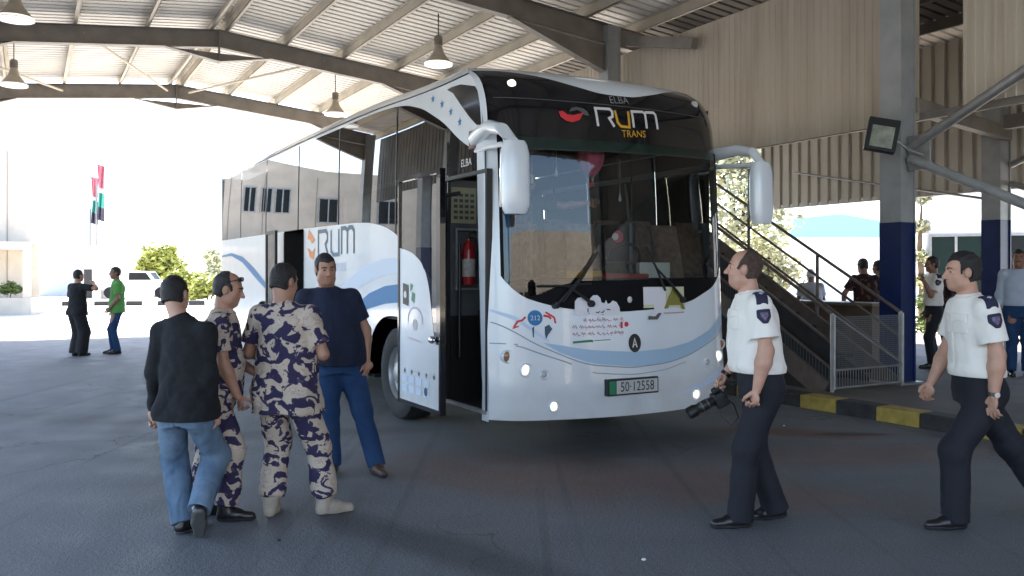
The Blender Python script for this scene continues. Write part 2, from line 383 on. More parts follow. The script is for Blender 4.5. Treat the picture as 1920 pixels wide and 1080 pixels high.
MB().bar((15.05,14.6,3.14),(15.05,-2,3.14),.07,.09).build('cladding_rail', M['galv'], canopy)
MB().bar((12.6,4.5,3.85),(12.6,7.4,3.85),.14,.2).build('tie_beam', M['steel'], canopy)
MB().bar((10.3,7.4,3.9),(14.0,8.2,3.9),.14,.2).build('tie_beam', M['steel'], canopy)

# bell lamps hanging in two rows
M['bell'] = mat('bell lamp spun metal', (.42,.37,.29), .35, var=.1, scale=9)
M['lens'] = mat('lamp lens', (.9,.9,.88), .3, emit=(1,.97,.9), estr=.25)
def bell(v, u, z, label):
    t = thing('bell_lamp', label, 'lamp', W(v, u, z), TH, 'bell lamps hanging under the canopy roof')
    MB().lathe([(.075,.43),(.09,.36),(.12,.26),(.19,.17),(.255,.09),(.29,.02),(.275,.02),(.24,.09),(.17,.17),(.1,.26)], 28).build('shade', M['bell'], t, smooth=True)
    MB().lathe([(.0,.0),(.2,.008),(.284,.025),(.284,.06),(.1,.05),(0,.05)], 28).build('lens', M['lens'], t, smooth=True)
    g = MB().lathe([(0,.62),(.06,.62),(.085,.58),(.085,.43),(0,.43)], 16).build('ballast', M['steel'], t, smooth=True)
    MB().tube([(0,0,.62),(0,0,zr(v)+.21-z)], .012, 6).build('hook', M['black'], t)
    return t
bell(7.2, 15.75, 5.8, 'bell lamp just above the bus roof, nearest the bus front')
bell(7.0, 21.8, 5.75, 'bell lamp low beside the far rafter, right above the rear of the bus')
bell(-.3, 22.2, 5.8, 'bell lamp hanging lower at the far left over the bright yard')
bell(-.2, 16.4, 5.8, 'bell lamp cut by the top left corner, in front of the long beam')
bell(-.2, 10.0, 5.8, 'bell lamp out of view over the near yard'); bell(7.1, 9.6, 5.8, 'bell lamp out of view above the officers')

# floodlight on the column
t = thing('floodlight', 'square black floodlight tilted on the blue and grey column', 'floodlight', W(9.44, 7.13, 3.37), 0)
t.rotation_euler = (R(-12), R(12), R(-14)); t.scale = (.9,.9,.9)
MB().box(-.21,.21,-.05,.07,-.24,.24).build('housing', M['black'], t, bevel=.012)
MB().box(-.15,.15,-.056,-.051,-.2,.12).build('glass', mat('floodlight glass', (.3,.33,.28), .15, var=.3, scale=9), t)
MB().box(-.12,.12,.071,.1,-.15,.15).build('heat_sink', M['black'], t)
MB().tube([(.05,.09,0),(.25,.1,-.02),(.4,.16,-.08),(.62,.24,-.1)], .02, 8).build('bracket', M['galv'], t)

hl = thing('added_hall', 'long beige hall added unseen behind the viewer for windscreen reflections and light', 'building', W(-9, -21, 0), TH)  # hall added out of view to shape the windscreen reflections and light
MB().box(0, 40, -8, 0, -.02, 6.2).build('wall', M['clad'], hl)
for i in range(9):
    f = MB().box(1.2+i*3.8, 4.0+i*3.8, .001, .05, .02, 3.4).build('gate', M['dark'], hl)
    MB().box(1.1+i*3.8, 4.1+i*3.8, .001, .09, 3.401, 3.6).build('lintel', M['purlin'], f)

MB().box(15.3, 15.42, -20.9, 6.2, .15, 5.7).build('added_blocking_wall', M['clad2'], canopy)  # unseen wall added to block bright reflections and darken the right side
# ---------------------------------------------------------------- the coach
BW = 2.65
LZ = [.3,1,1.6,2.7,3.15,3.35,3.46,3.54,3.6,3.66]; LD = [0,.05,.08,.14,.2,.29,.42,.62,.9,1.4]
_lz = np.linspace(.3, 3.66, 300); _ld = np.interp(_lz, LZ, LD); _p = np.pad(_ld, 8, mode='edge'); _ld = np.convolve(_p, np.ones(17)/17, 'valid')
def FY(x, z):
    c = (x-BW/2)/(BW/2); t = max(0., (abs(c)-.78)/.22)
    return -.25+.18*c*c+.09*t*t-.05*c+float(np.interp(z, _lz, _ld)) + (.03*max(0,(.6-z))/.3)
def FM(off=0.): return lambda x, z: (x, FY(x, z)-off, z)
def inset(z): return .03*max(0., (z-1.9)/1.7)**2
def SL(off=0.): return lambda y, z: (inset(z)-off, y, z)
def SR(off=0.): return lambda y, z: (BW-inset(z)+off, y, z)
def patch(fn, t0, t1, n, lo, hi, m=8, swap=False):
    mb = MB(); ts = [t0+(t1-t0)*i/n for i in range(n+1)]
    return mb.grid(lambda t, s: fn(t, lo(t)+(hi(t)-lo(t))*s), ts, [i/m for i in range(m+1)])
def K(c): return lambda t: c
def fine(poly, step=.03):                       # subdivide a polygon's rim so that it follows the curved skin
    out = []
    for i, p in enumerate(poly):
        q = poly[(i+1) % len(poly)]; d = math.dist(p, q); n = max(1, int(d/step))
        out += [(p[0]+(q[0]-p[0])*k/n, p[1]+(q[1]-p[1])*k/n) for k in range(n)]
    return out
def decal(name, fn, polys, m, parent):
    mb = MB()
    for p in polys: mb.sheet(p, fn)
    return mb.build(name, m, parent)
def band(up, lo, n=30):                         # strip between two polylines given as (x, z) lists -> quads
    a = np.array(up); b = np.array(lo); t = np.linspace(0, 1, n+1); ta = np.linspace(0, 1, len(a)); tb = np.linspace(0, 1, len(b))
    A = np.stack([np.interp(t, ta, a[:,0]), np.interp(t, ta, a[:,1])], 1); B = np.stack([np.interp(t, tb, b[:,0]), np.interp(t, tb, b[:,1])], 1)
    return [[tuple(A[i]), tuple(A[i+1]), tuple(B[i+1]), tuple(B[i])] for i in range(n)]
def disc(cx, cz, rx, rz=None, n=28): return [(cx+rx*math.cos(2*math.pi*i/n), cz+(rz or rx)*math.sin(2*math.pi*i/n)) for i in range(n)]
def lettering(name, txt, cx, cz, size, fn, m, parent, flip=1, wide=1.0, slope=0):
    vs, fs = text_mesh(txt, size); mb = MB()
    mb.add([fn(cx+flip*x*wide, cz+y+slope*x) for x, y in vs], fs); return mb.build(name, m, parent)

PB = mat('coach white paint', (.7,.745,.79), .25, var=.05, scale=1.6, coat=.6)
M['bluepale'] = mat('pale blue stripe', (.36,.51,.66), .4)
M['bluemid'] = mat('bright blue stripe', (.01,.16,.38), .5)
M['bluesoft'] = mat('soft blue stripe', (.52,.62,.76), .4)
M['navy'] = mat('dark teal lettering', (.008,.06,.11), .4)
M['orange'] = mat('orange print', (.75,.25,.05), .4); M['gold'] = mat('golden print', (.62,.33,.03), .35)
M['red'] = mat('red print', (.6,.02,.025), .4); M['greyp'] = mat('grey print', (.09,.09,.085), .4)
M['whitep'] = mat('white print', (.62,.61,.6), .4); M['greenp'] = mat('green print', (.02,.2,.1), .45)
M['seam'] = mat('panel seam', (.3,.33,.36), .6)
M['side_glass'] = glass_mat('tinted side glass', (.05,.05,.055), 1.75, 1.25)
M['wind_glass'] = glass_mat('windscreen glass', (.62,.66,.65), 1.5, 1.0)
M['lampglass'] = mat('clear lamp', (.5,.48,.45), .15, coat=.8); M['amber'] = mat('amber lamp', (.35,.17,.08), .2, coat=.8)
M['lit'] = mat('lit lamp', (1,1,.95), .3, emit=(1,.93,.76), estr=.3)

def dusty(m):                                   # road dust thinning out above the skirt
    n = m.node_tree.nodes; l = m.node_tree.links; b = n['Principled BSDF']; src = b.inputs['Base Color'].links[0].from_socket
    tc = n.new('ShaderNodeTexCoord'); sp = n.new('ShaderNodeSeparateXYZ'); l.new(tc.outputs['Object'], sp.inputs[0])
    mr = n.new('ShaderNodeMapRange'); mr.inputs[1].default_value = .3; mr.inputs[2].default_value = 1.0; mr.inputs[3].default_value = .75; mr.inputs[4].default_value = 0; l.new(sp.outputs[2], mr.inputs[0])
    t = n.new('ShaderNodeTexNoise'); t.inputs['Scale'].default_value = 3.5; t.inputs['Detail'].default_value = 8; l.new(tc.outputs['Object'], t.inputs['Vector'])
    mu = n.new('ShaderNodeMath'); mu.operation = 'MULTIPLY'; l.new(mr.outputs[0], mu.inputs[0]); l.new(t.outputs[0], mu.inputs[1])
    mx = n.new('ShaderNodeMix'); mx.data_type = 'RGBA'; l.new(mu.outputs[0], mx.inputs[0]); l.new(src, mx.inputs[6]); mx.inputs[7].default_value = (.36,.33,.29,1)
    l.new(mx.outputs[2], b.inputs['Base Color'])
dusty(PB)
bus = thing('coach_bus', 'white coach with open front door, black front mask and blue swooshes', 'bus', W(3.5, 6.5, 0), TH)
zt = ipt([-.2,.14,.48,.82,1.44,2.3,3.5,6,12.2], [3.36,3.4,3.47,3.52,3.57,3.6,3.63,3.66,3.67])
def edge(c): return max(0., (abs(c)-.86)/.14)**2*.12
def ztop(x): c = (x-BW/2)/(BW/2); return 3.65-.08*c*c-edge(c)
Y0C = FY(0, ztop(0))
def sm(t): t = min(1., max(0., t)); return t*t*(3-2*t)
def roofz(x, y):
    y0 = FY(x, ztop(x)); full = zt(y)+.04-edge((x-BW/2)/(BW/2))+.09*(1-((x-BW/2)/(BW/2))**2)-.02
    b = sm((y-y0)/2.4); return ztop(x)*(1-b)+full*b
_zs = np.linspace(.3, 3.45, 200); _ys = np.array([FY(0, z) for z in _zs]); _ys = np.maximum.accumulate(_ys+np.arange(200)*1e-7)
def zF(y): return float(np.interp(y, _ys[20:], _zs[20:]))
win_top = smooth_curve([-.3,.0,.16,.42,.7,1.06,1.57,2.0,2.4,3.0,3.6,4.3,6.7,12.2], [2.68,2.68,2.69,2.74,2.86,3.08,3.3,3.41,3.46,3.49,3.5,3.5,3.535,3.55], 400, 4)
belt = smooth_curve([.9,1.5,2.0,2.3,2.65,3.1,3.6,5.8,12.2], [1.35,1.65,1.92,2.06,2.15,2.21,2.235,2.265,2.3], 400, 5)
def arch(y, c): 
    d = abs(y-c)/.86
    return .36 if d >= 1 else .36+.78*(1-d**2.6)**(1/2.2)
def lo_side(y): return max(.36, arch(y, 2.32), arch(y, 8.3))
def hi_side(y): return roofz(0, y) if y >= Y0C else zF(y)
sw = MB()
for a in (patch(SL(), .98, 5.9, 160, lo_side, belt), patch(SL(), 6.98, 12.0, 160, lo_side, belt)):
    sw.add(a.v, a.f)
a = patch(SL(), .16, 12.0, 240, win_top, lambda y: max(win_top(y)+.002, hi_side(y)), 6); sw.add(a.v, a.f)
mb = MB().grid(lambda z, s: (0+inset(z), FY(0,z)+s*.13, z), [.31+i*.08 for i in range(31)], [0,.5,1]); sw.add(mb.v, mb.f)    # front corner post
a = patch(SR(), .07, 12.0, 240, lo_side, lambda y: 1.5 if y < 1.5 else 2.2); 
sw.add(a.v, a.f); mb = MB().grid(lambda z, s: (BW-inset(z), FY(BW,z)+s*(.07-FY(BW,z)), z), [.31+i*.06 for i in range(21)], [0,.5,1]); sw.add(mb.v, mb.f)
MB().grid(lambda z, s: (BW-inset(z), FY(BW,z)+s*.1, z), [1.51+i*.05 for i in range(37)], [0,.5,1]).build('corner_post', M['black'], bus, smooth=True)
a = patch(SR(), .02, 12.0, 120, K(3.3), lambda y: max(3.302, hi_side(y) if y > FY(BW, ztop(BW)) else min(zF(y-.0), 3.44)), 5); sw.add(a.v, a.f)
sw.grid(lambda x, z: (x, 12.0+.06*math.sin(math.pi*x/BW), z), [BW*i/12 for i in range(13)], [.4+i*.2 for i in range(17)])
sw.build('body_side', PB, bus, smooth=True)
rf = MB(); rf.grid(lambda x, t: (x, FY(x,ztop(x))+(12.02-FY(x,ztop(x)))*t**1.6, roofz(x, FY(x,ztop(x))+(12.02-FY(x,ztop(x)))*t**1.6)), [BW*(.5-.5*math.cos(math.pi*i/40)) for i in range(41)], [i/60 for i in range(61)])
mask_top_h = smooth_curve([0,.2,.5,.75,1.0,1.4], [3.285,3.29,3.36,3.43,3.468,3.485], 100, 5)
def mask_top(x): return min(mask_top_h(abs(x-BW/2)), ztop(x)-.01)
a = patch(FM(), 0, BW, 60, mask_top, ztop, 10); rf.add(a.v, a.f)
rf.build('roof', PB, bus, smooth=True)
ws_bot = smooth_curve([0,.1,.18,.28,.45,.65,.95,1.25,1.6,1.85,2.1,2.4,2.55,BW], [1.78,1.58,1.48,1.40,1.345,1.3,1.27,1.26,1.275,1.3,1.35,1.47,1.58,1.72], 200, 4)
fp = patch(FM(), 0, BW, 80, lambda x: .31+.012*abs(x-BW/2)**2, ws_bot, 24)
a = patch(FM(), 0, .105, 6, ws_bot, K(2.86), 24); fp.add(a.v, a.f)
a = patch(FM(), 0, .045, 4, K(2.86), mask_top, 12); fp.add(a.v, a.f)
fp.build('front_panel', PB, bus, smooth=True)
patch(FM(.002), .105, BW-.012, 70, ws_bot, K(2.84), 30).build('windscreen', M['wind_glass'], bus, smooth=True)
# black rim round the windscreen and black print low on the glass, seen through it
rim = patch(FM(.0045), .3, BW-.012, 70, ws_bot, smooth_curve([.3,.42,.6,.8,1.2,BW], [1.40,1.42,1.5,1.545,1.55,1.575], 80, 3) if False else (lambda x: max(ws_bot(x)+.012, float(np.interp(x, [.3,.42,.6,.8,1.2,BW], [1.40,1.43,1.5,1.545,1.55,1.58])))), 6)
for x0, x1 in ((BW-.06, BW-.008), (.1, .125)):
    a = patch(FM(.0045), x0, x1, 4, lambda x: ws_bot(x), K(2.84), 12); rim.add(a.v, a.f)
rim.build('windscreen_surround', mat('black ceramic print', (.006,.006,.007), .6, spec=.1), bus, smooth=True)
patch(FM(-.02), .15, BW-.03, 60, lambda x: 2.715+.02*x, K(2.9), 4).build('sun_visor', mat('green visor cloth', (.008,.05,.036), .6, var=.3, scale=6), bus, smooth=True)
patch(FM(-.005), .06, BW, 60, K(2.835), mask_top, 14).build('destination_mask', M['blackgloss'], bus, smooth=True)
decal('visor_edge', FM(-.016), [q for q in stroke([(.15+.05*i, 2.717+.001*i) for i in range(49)], .012)], M['greyp'], bus)
decal('mask_seam', FM(0), stroke([(.1+.1*i, 3.18+.0*i) for i in range(25)], .008), M['greyp'], bus)
# side glass
side_lo = lambda y: (2.52 if y < .985 else belt(y)) if y < 5.9 else belt(y)
for y0, y1 in ((.17,.985),(.99,2.28),(2.3,4.28),(4.3,6.2),(6.22,8.2),(8.22,10.2),(10.22,11.98)):
    patch(SL(-.004), y0, y1, 30, side_lo, win_top, 6).build('side_window', M['side_glass'], bus, smooth=True)
for y0, y1 in ((.2,1.5),(1.52,3.2),(3.22,5.2),(5.22,7.2),(7.22,9.2),(9.22,11.9)):
    patch(SR(-.004), y0, y1, 16, K(2.2 if y0 > 1 else 1.5), K(3.3), 4).build('side_window', glass_mat('clear side glass', (.35,.37,.37), 1.5) if y0 < 1 else M['side_glass'], bus, smooth=True)
jn = MB()
for y in (2.29, 4.29, 6.21, 8.21, 10.21): jn.grid(lambda t, z: (inset(z)-.002, y-.012+.024*t, z), [0,1], [belt(y)+(win_top(y)-belt(y))*i/6 for i in range(7)])
for y in (1.51,3.21,5.21,7.21,9.21,11.91): jn.grid(lambda t, z: (BW-inset(z)+.002, y-.04+.08*t, z), [0,1], [2.19+1.13*i/6 for i in range(7)])
jn.build('window_joint', M['black'], bus)
mb = patch(SL(.004), 0.225, .99, 30, ipt([.22,.35,.49,.7,.86,.99], [2.93,2.95,3.04,3.2,3.33,3.385]), ipt([.22,.28,.4,.7,.9,.99], [2.94,3.2,3.31,3.385,3.395,3.39]), 6)
mb.build('quarter_window', mat('dark quarter glass', (.01,.01,.011), .12, coat=.5), bus, smooth=True)
decal('star_mark', SL(.004), [[(y+.045*math.sin(2*math.pi*i/10)*(1 if i % 2 == 0 else .45), z+.045*math.cos(2*math.pi*i/10)*(1 if i % 2 == 0 else .45)) for i in range(10)] for y, z in ((1.33,3.36),(1.11,3.27),(.9,3.16),(.7,3.03))], M['bluemid'], bus)
# interior: floor, lining, dashboard, seats
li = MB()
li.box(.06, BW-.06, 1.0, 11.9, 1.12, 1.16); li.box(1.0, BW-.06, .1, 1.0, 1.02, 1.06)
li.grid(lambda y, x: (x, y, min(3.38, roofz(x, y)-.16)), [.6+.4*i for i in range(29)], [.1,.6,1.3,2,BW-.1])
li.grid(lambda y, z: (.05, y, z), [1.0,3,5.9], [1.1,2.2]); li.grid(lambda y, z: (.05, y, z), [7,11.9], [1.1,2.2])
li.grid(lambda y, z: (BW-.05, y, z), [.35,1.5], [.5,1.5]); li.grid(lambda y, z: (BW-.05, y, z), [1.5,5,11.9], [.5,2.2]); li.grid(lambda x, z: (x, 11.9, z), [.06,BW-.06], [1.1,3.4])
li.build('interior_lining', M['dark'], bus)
un = MB(); un.box(.5, BW-.5, .12, 11.8, .38, .9); un.box(.06, BW-.06, 3.1, 7.2, .38, .42); un.box(.06,BW-.06,.99,1.1,.36,1.2)
un.box(1.15, BW-.06, .1, .98, .34, .38); un.box(.42,.5,1.1,3.02,.5,1.2); un.box(.42,.5,7.3,9.3,.5,1.2)
un.build('chassis', M['black'], bus)
db = MB(); db.grid(lambda x, t: (x, FY(x,1.5)+.06+.62*t, 1.5+.1*math.sin(math.pi*t)*(1-.2*t)-.02), [.42+.1*i for i in range(22)], [i/10 for i in range(11)])
db.box(.42, 2.5, .38, .5, 1.05, 1.49); db.grid(lambda x, t: (x, FY(x,1.5)+.06, 1.1+.4*t), [.42,1,1.5,2,2.5], [0,1])
db.build('dashboard', M['dark'], bus, smooth=True)
mb = MB().tube([(1.95+.23*math.cos(a), .78-.1*math.sin(a), 1.72+.2*math.sin(a)) for a in [2*math.pi*i/24 for i in range(25)]], .018, 8, cap=False)
mb.tube([(1.95,.78,1.72),(1.95,.6,1.4)], .03).bar((1.72,.78,1.72),(2.18,.78,1.72),.03,.03).build('steering_wheel', M['black'], bus, smooth=True)
M['seatcloth'] = mat('striped seat cloth', (.25,.16,.12), .9, var=.35, scale=14); M['seatblue'] = mat('blue seat cover', (.1,.28,.5), .8, var=.1, scale=6)
def seat(x, y, mcloth, z=1.16):
    s = MB(); s.grid(lambda a, t: (x+.23*math.cos(a)*(1-.12*t), y+.3+.16*t+.07*math.sin(a), z+.38+.75*t), [2*math.pi*i/20 for i in range(21)], [0,.1,.3,.5,.7,.85,.95,1])
    s.add([(x+.23*math.cos(2*math.pi*i/20)*.88, y+.46+.07*math.sin(2*math.pi*i/20), z+1.13) for i in range(20)], [tuple(range(20))])
    s.box(x-.23,x+.23,y-.15,y+.32,z+.28,z+.44); s.box(x-.18,x+.18,y-.05,y+.25,z,z+.28)
    o = s.build('seat', mcloth, bus, smooth=True, bevel=.015)
    return o
seat(2.02, 1.25, M['seatcloth'], 1.06)
for yy in (2.1, 3.0, 3.9):
    for xx in (.42, .92, 1.75, 2.25): seat(xx, yy, M['seatcloth'] if xx > .5 else M['seatblue'])
MB().grid(lambda t, z: (.16+.3*t, .34+.05*math.sin(t*16)+.2*t, z), [i/20 for i in range(21)], [1.42,1.9,2.4]).build('curtain', M['seatblue'], bus, smooth=True, solid=.006)
MB().grid(lambda t, z: (.5+.26*t, .62+.035*math.sin(t*26), z), [i/30 for i in range(31)], [1.5,1.9,2.3]).build('curtain', M['seatcloth'], bus, smooth=True, solid=.006)
# things fixed behind the windscreen
MB().box(1.72,2.1,.18,.24,1.56,1.72).build('dash_paper', mat('paper', (.75,.78,.74), .8, var=.05, scale=20), bus)
mb = MB(); mb.box(.82,1.22,.1,.26,1.57,1.64); mb.build('dash_cloth', mat('yellow cloth', (.5,.28,.02), .9, var=.2, scale=9), bus, bevel=.02)
MB().box(1.23,1.78,.1,.24,1.565,1.61).build('dash_cloth', mat('red cloth', (.4,.02,.03), .9, var=.3, scale=12), bus, bevel=.015)
# stairwell, partition, sill
st = MB(); st.box(.02, .5, .14, .98, .36, .4); st.box(.5, .82, .14, .98, .4, .68); st.box(.82, 1.15, .14, .98, .68, 1.0)
st.build('step', M['rubber'], bus, bevel=.01)
MB().bar((.008,.14,.385),(.008,.98,.385),.03,.035).build('door_sill', M['galv'], bus)
MB().box(.0, .9, 1.0, 1.03, 1.14, 2.52).build('partition', mat('grey partition', (.1,.103,.108), .5, var=.1), bus)
MB().tube([(.25,.3,.7),(.25,.28,1.5),(.5,.3,1.9)], .016, 8).tube([(.12,.93,.8),(.12,.93,1.9)], .016, 8).tube([(.35,.9,.6),(.35,.95,1.25)], .016, 8).build('handrail', M['black'], bus, smooth=True)
fr = MB(); fr.box(-.004,.05,.985,1.02,.38,2.52); fr.box(-.004,.05,.125,.16,.4,2.5); fr.box(-.006,.05,.125,1.02,2.5,2.535); fr.box(.0,.06,.45,.56,.42,2.48) if False else None
fr.build('door_frame', M['black'], bus)
sp = MB()
for x0,x1,z0,z1 in ((.08,.1,1.45,2.05),(.34,.36,1.45,2.05),(.1,.34,1.45,1.47),(.1,.34,2.03,2.05)): sp.box(x0,x1,.93,1.0,z0,z1)
sp.build('extinguisher_frame', M['galv'], bus)
mb = MB().box(.06,.33,.985,.998,2.1,2.45); mb.build('notice_sheet', mat('yellowed notice', (.42,.4,.25), .8, var=.1, scale=5), bus)
nl = MB()
for r_ in range(5):
    for c_ in range(4): nl.box(.085+c_*.06, .125+c_*.06, .982, .9845, 2.14+r_*.055, 2.17+r_*.055)
nl.build('notice_print', M['greyp'], bus)
lettering('sponsor_lettering', 'ELBA', .55, 2.6, .1, SL(.003), M['whitep'], bus, flip=-1)
# the door leaf, slid out and back along the side
DX = -.35
dr = bpy.data.objects.new('door', None); col.objects.link(dr); dr.parent = bus; dr.location = (DX, .36, 0)
DL = .95
def dm(off=0.): return lambda y, z: (.0-off+.03*max(0,(z-1.9)/1.7)**2, y, z)
dlo = ipt([0,.1,.2,.3,.4,.6,.8,DL], [1.0,1.02,1.12,1.42,1.6,1.74,1.8,1.83])
dcv = smooth_curve([.05,.13,.17,.22,.3,.42,.6,.8,DL-.02], [.98,1.03,1.18,1.42,1.6,1.72,1.8,1.84,1.86], 100, 3)
patch(dm(), .05, DL-.02, 40, K(.4), dcv, 12).build('door_panel', PB, dr, smooth=True)
patch(dm(), .0, .05, 2, K(.4), K(.98), 8).build('door_panel', PB, dr, smooth=True)
patch(dm(-.004), .05, DL-.02, 30, dcv, K(2.5), 8).build('door_glass', M['side_glass'], dr, smooth=True)
f = MB(); f.box(-.012,.04,-.03,.05,.98,2.54); f.box(-.012,.045,-.032,.0,.36,.98); f.box(-.012,.04,DL-.02,DL+.01,.36,2.54); f.box(-.012,.04,.05,DL-.02,2.5,2.54); f.box(-.01,.04,-.03,DL,.36,.4)
f.box(.008,.03,.0,DL-.02,.4,1.0); f.build('door_frame', M['blackgloss'], dr)
MB().ell((-.03,.1,1.02),(.03,.06,.035)).build('door_handle', M['chrome'], dr, smooth=True)
MB().tube([(.03,.3,2.3),(.3,.2,2.35)], .02).build('door_arm', M['black'], dr)
decal('door_print', dm(.003), [[(.55,1.42),(.62,1.44),(.64,1.36),(.57,1.33)],[(.6,1.5),(.66,1.52),(.67,1.44),(.62,1.46)]], M['greenp'], dr)
decal('door_box', dm(.006), [[(.71,1.5),(.84,1.52),(.84,1.32),(.71,1.3)]], M['black'], dr)
decal('door_box_mark', dm(.009), [disc(.775,1.41,.035)], M['whitep'], dr)
decal('door_print', dm(.003), stroke([(.55+.17*math.cos(R(a)), 1.17+.12*math.sin(R(a))) for a in range(-10,200,12)], .018)+[disc(.55,1.13,.055)]+stroke([(.42,.98),(.7,1.0)], .015), mat('faint print', (.5,.45,.47), .5), dr)
decal('door_print', dm(.003), [[(y+.03*math.sin(2*math.pi*i/10)*(1 if i % 2 == 0 else .45), .68+.03*math.cos(2*math.pi*i/10)*(1 if i % 2 == 0 else .45)) for i in range(10)] for y in (.12,.29,.46,.63,.8)], M['navy'], dr)
decal('door_print', dm(.003), [[(y-.06,z),(y+.06,z),(y+.06,z+.07),(y-.06,z+.07)] for y in (.29,.46,.63,.8) for z in (.48,.57)], M['bluesoft'], dr)
decal('door_print', dm(.004), [disc(.3,.53,.04)], M['navy'], dr)
# middle door: open leaf, dark opening
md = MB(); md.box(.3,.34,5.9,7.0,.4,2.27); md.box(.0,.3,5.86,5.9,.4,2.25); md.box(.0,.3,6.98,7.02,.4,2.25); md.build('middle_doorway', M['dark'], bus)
ml = bpy.data.objects.new('middle_door', None); col.objects.link(ml); ml.parent = bus; ml.location = (-.22, 6.6, 0)
f = MB(); f.box(-.02,.02,0,.06,.4,2.27); f.box(-.02,.02,.56,.62,.4,2.27); f.box(-.02,.02,.06,.56,2.22,2.27); f.box(-.02,.02,.06,.56,.4,.46); f.build('door_frame', M['black'], ml)
MB().box(-.006,.006,.06,.56,.46,2.22).build('door_glass', glass_mat('greenish door glass', (.4,.5,.45), 1.6), ml)
# wheels
def wheel(x, y, inner=1):
    t = bpy.data.objects.new('wheel', None); col.objects.link(t); t.parent = bus; t.location = (x, y, .51)
    s = inner
    MB().lathe([(.29,0),(.33,-.02),(.45,-.025),(.495,0),(.51,.05),(.51,.25),(.49,.3),(.3,.3)], 48, ax='x').build('tyre', M['rubber'], t, smooth=True)
    r = MB().lathe([(.3,.0),(.285,.01),(.27,.06),(.2,.085),(.17,.06),(.13,.05),(.12,-.0),(.06,-.03),(0,-.035)], 40, ax='x'); rim = r.build('rim', M['galv'], t, smooth=True)
    nb = MB(); hb = MB()
    for i in range(10):
        a = 2*math.pi*i/10; nb.lathe([(0,.02),(.017,.02),(.017,.07)], 8, (0, .15*math.cos(a), .15*math.sin(a)), 'x'); hb.lathe([(0,.066),(.028,.068)], 12, (0, .235*math.cos(a+.3), .235*math.sin(a+.3)), 'x')
    nb.build('wheel_nuts', M['chrome'], rim); hb.build('hand_holes', M['black'], rim)
    if x > 1: t.rotation_euler = (0, 0, math.pi)
    return t
for y in (2.34, 8.3): wheel(.05, y); wheel(BW-.05, y)
# front lettering and marks
g = lambda x, z: FM(.004)(x-.055, z+.06*(x-1.1))
zl = lambda x: 2.965+.012*(1.8-x)              # the base line of the big letters
def stk(name, pts, wd, m): return decal(name, g, [fine(q, .03) for q in stroke(pts, wd)], m, bus)
h_ = .17; b0 = 2.965
R_ = [(1.11,b0),(1.095,b0+h_),(1.25,b0+h_-.005),(1.275,b0+h_-.03),(1.272,b0+h_*.55),(1.235,b0+h_*.45),(1.285,b0-.003)]
stk('letter', R_, .026, M['whitep'])
stk('letter', [(1.305,b0+h_-.015),(1.325,b0+.04),(1.36,b0+.002),(1.455,b0-.003),(1.455,b0+h_-.02)], .026, M['gold'])
stk('letter', [(1.505,b0-.005),(1.498,b0+h_-.02),(1.63,b0+h_-.02),(1.655,b0+h_-.04),(1.66,b0-.01)], .026, M['whitep'])
stk('letter', [(1.645,b0+h_-.045),(1.67,b0+h_-.022),(1.765,b0+h_-.022),(1.785,b0+h_-.045),(1.795,b0-.015)], .026, M['whitep'])
lettering('trans_lettering', 'TRANS', 1.50, 2.867, .095, g, M['gold'], bus, wide=.95)
lettering('maker_lettering', 'ELBA', 1.38, 3.19, .105, g, mat('silver print', (.22,.22,.215), .4), bus, wide=.95)
cr = lambda cx, cz, r, a0, a1, wd: [(lambda t: ((cx+r*math.cos(t), cz+r*.62*math.sin(t))))(R(a0+(a1-a0)*i/14)) for i in range(15)]
up = [(.72,3.1),(.76,3.105),(.8,3.075),(.86,3.065),(.92,3.08),(.97,3.09)]; lo = [(.72,3.1),(.735,3.05),(.79,3.012),(.85,3.0),(.92,3.02),(.97,3.09)]
decal('crescent_mark', g, band(up, lo), M['red'], bus)
up = [(.82,3.1),(.85,3.135),(.9,3.145),(.97,3.13),(1.01,3.1),(1.02,3.06)]; lo = [(.82,3.1),(.86,3.105),(.9,3.115),(.94,3.1),(.97,3.07),(1.02,3.06)]
decal('crescent_mark', g, band(up, lo), M['greyp'], bus)
for x in (.285, BW-.285): MB().lathe([(0,-.014),(.03,-.012),(.04,0),(.04,.03)], 20, (x, FY(x,3.32), 3.32), 'y').build('marker_light', mat('warm marker lens', (.8,.75,.6), .3, emit=(1,.92,.7), estr=.35) if x < 1 else M['lampglass'], bus, smooth=True)
decal('front_stripe', FM(.002), band([(.45,1.0),(.6,.975),(.88,.925),(1.34,.89),(1.75,.905),(2.06,.955),(2.35,1.06),(2.64,1.26)], [(.45,.995),(.6,.905),(.88,.805),(1.34,.755),(1.75,.77),(2.06,.84),(2.35,.95),(2.64,1.1)]), M['bluepale'], bus)
decal('front_stripe', FM(.002), band([(.02,1.3),(.2,1.24),(.37,1.12),(.5,1.02)], [(.02,1.28),(.2,1.2),(.37,1.08),(.5,1.0)]), M['bluesoft'], bus)
decal('front_stripe', FM(.002), band([(1.9,.47),(2.2,.56),(2.62,.72)], [(1.9,.465),(2.2,.5),(2.62,.62)]), M['bluesoft'], bus)
S1 = smooth_curve([.0,.11,.37,.72,.88,1.33,1.75,2.05,2.4,2.65], [1.2,1.15,.99,.84,.79,.745,.77,.83,.96,1.08], 100, 3); S2 = smooth_curve([.2,.37,.72,.87,1.33,1.75,1.98], [.99,.92,.80,.72,.68,.71,.77], 60, 3)
sm_ = stroke([(x, S1(x)) for x in np.linspace(.02,2.63,60)], .011)+stroke([(.01,1.0),(.1,.998),(.22,.99)], .01)+stroke([(x, S2(x)) for x in np.linspace(.2,.7,16)], .011)+stroke([(x, S2(x)) for x in np.linspace(.9,1.98,24)], .008)
decal('panel_seam', FM(.003), sm_, M['seam'], bus)
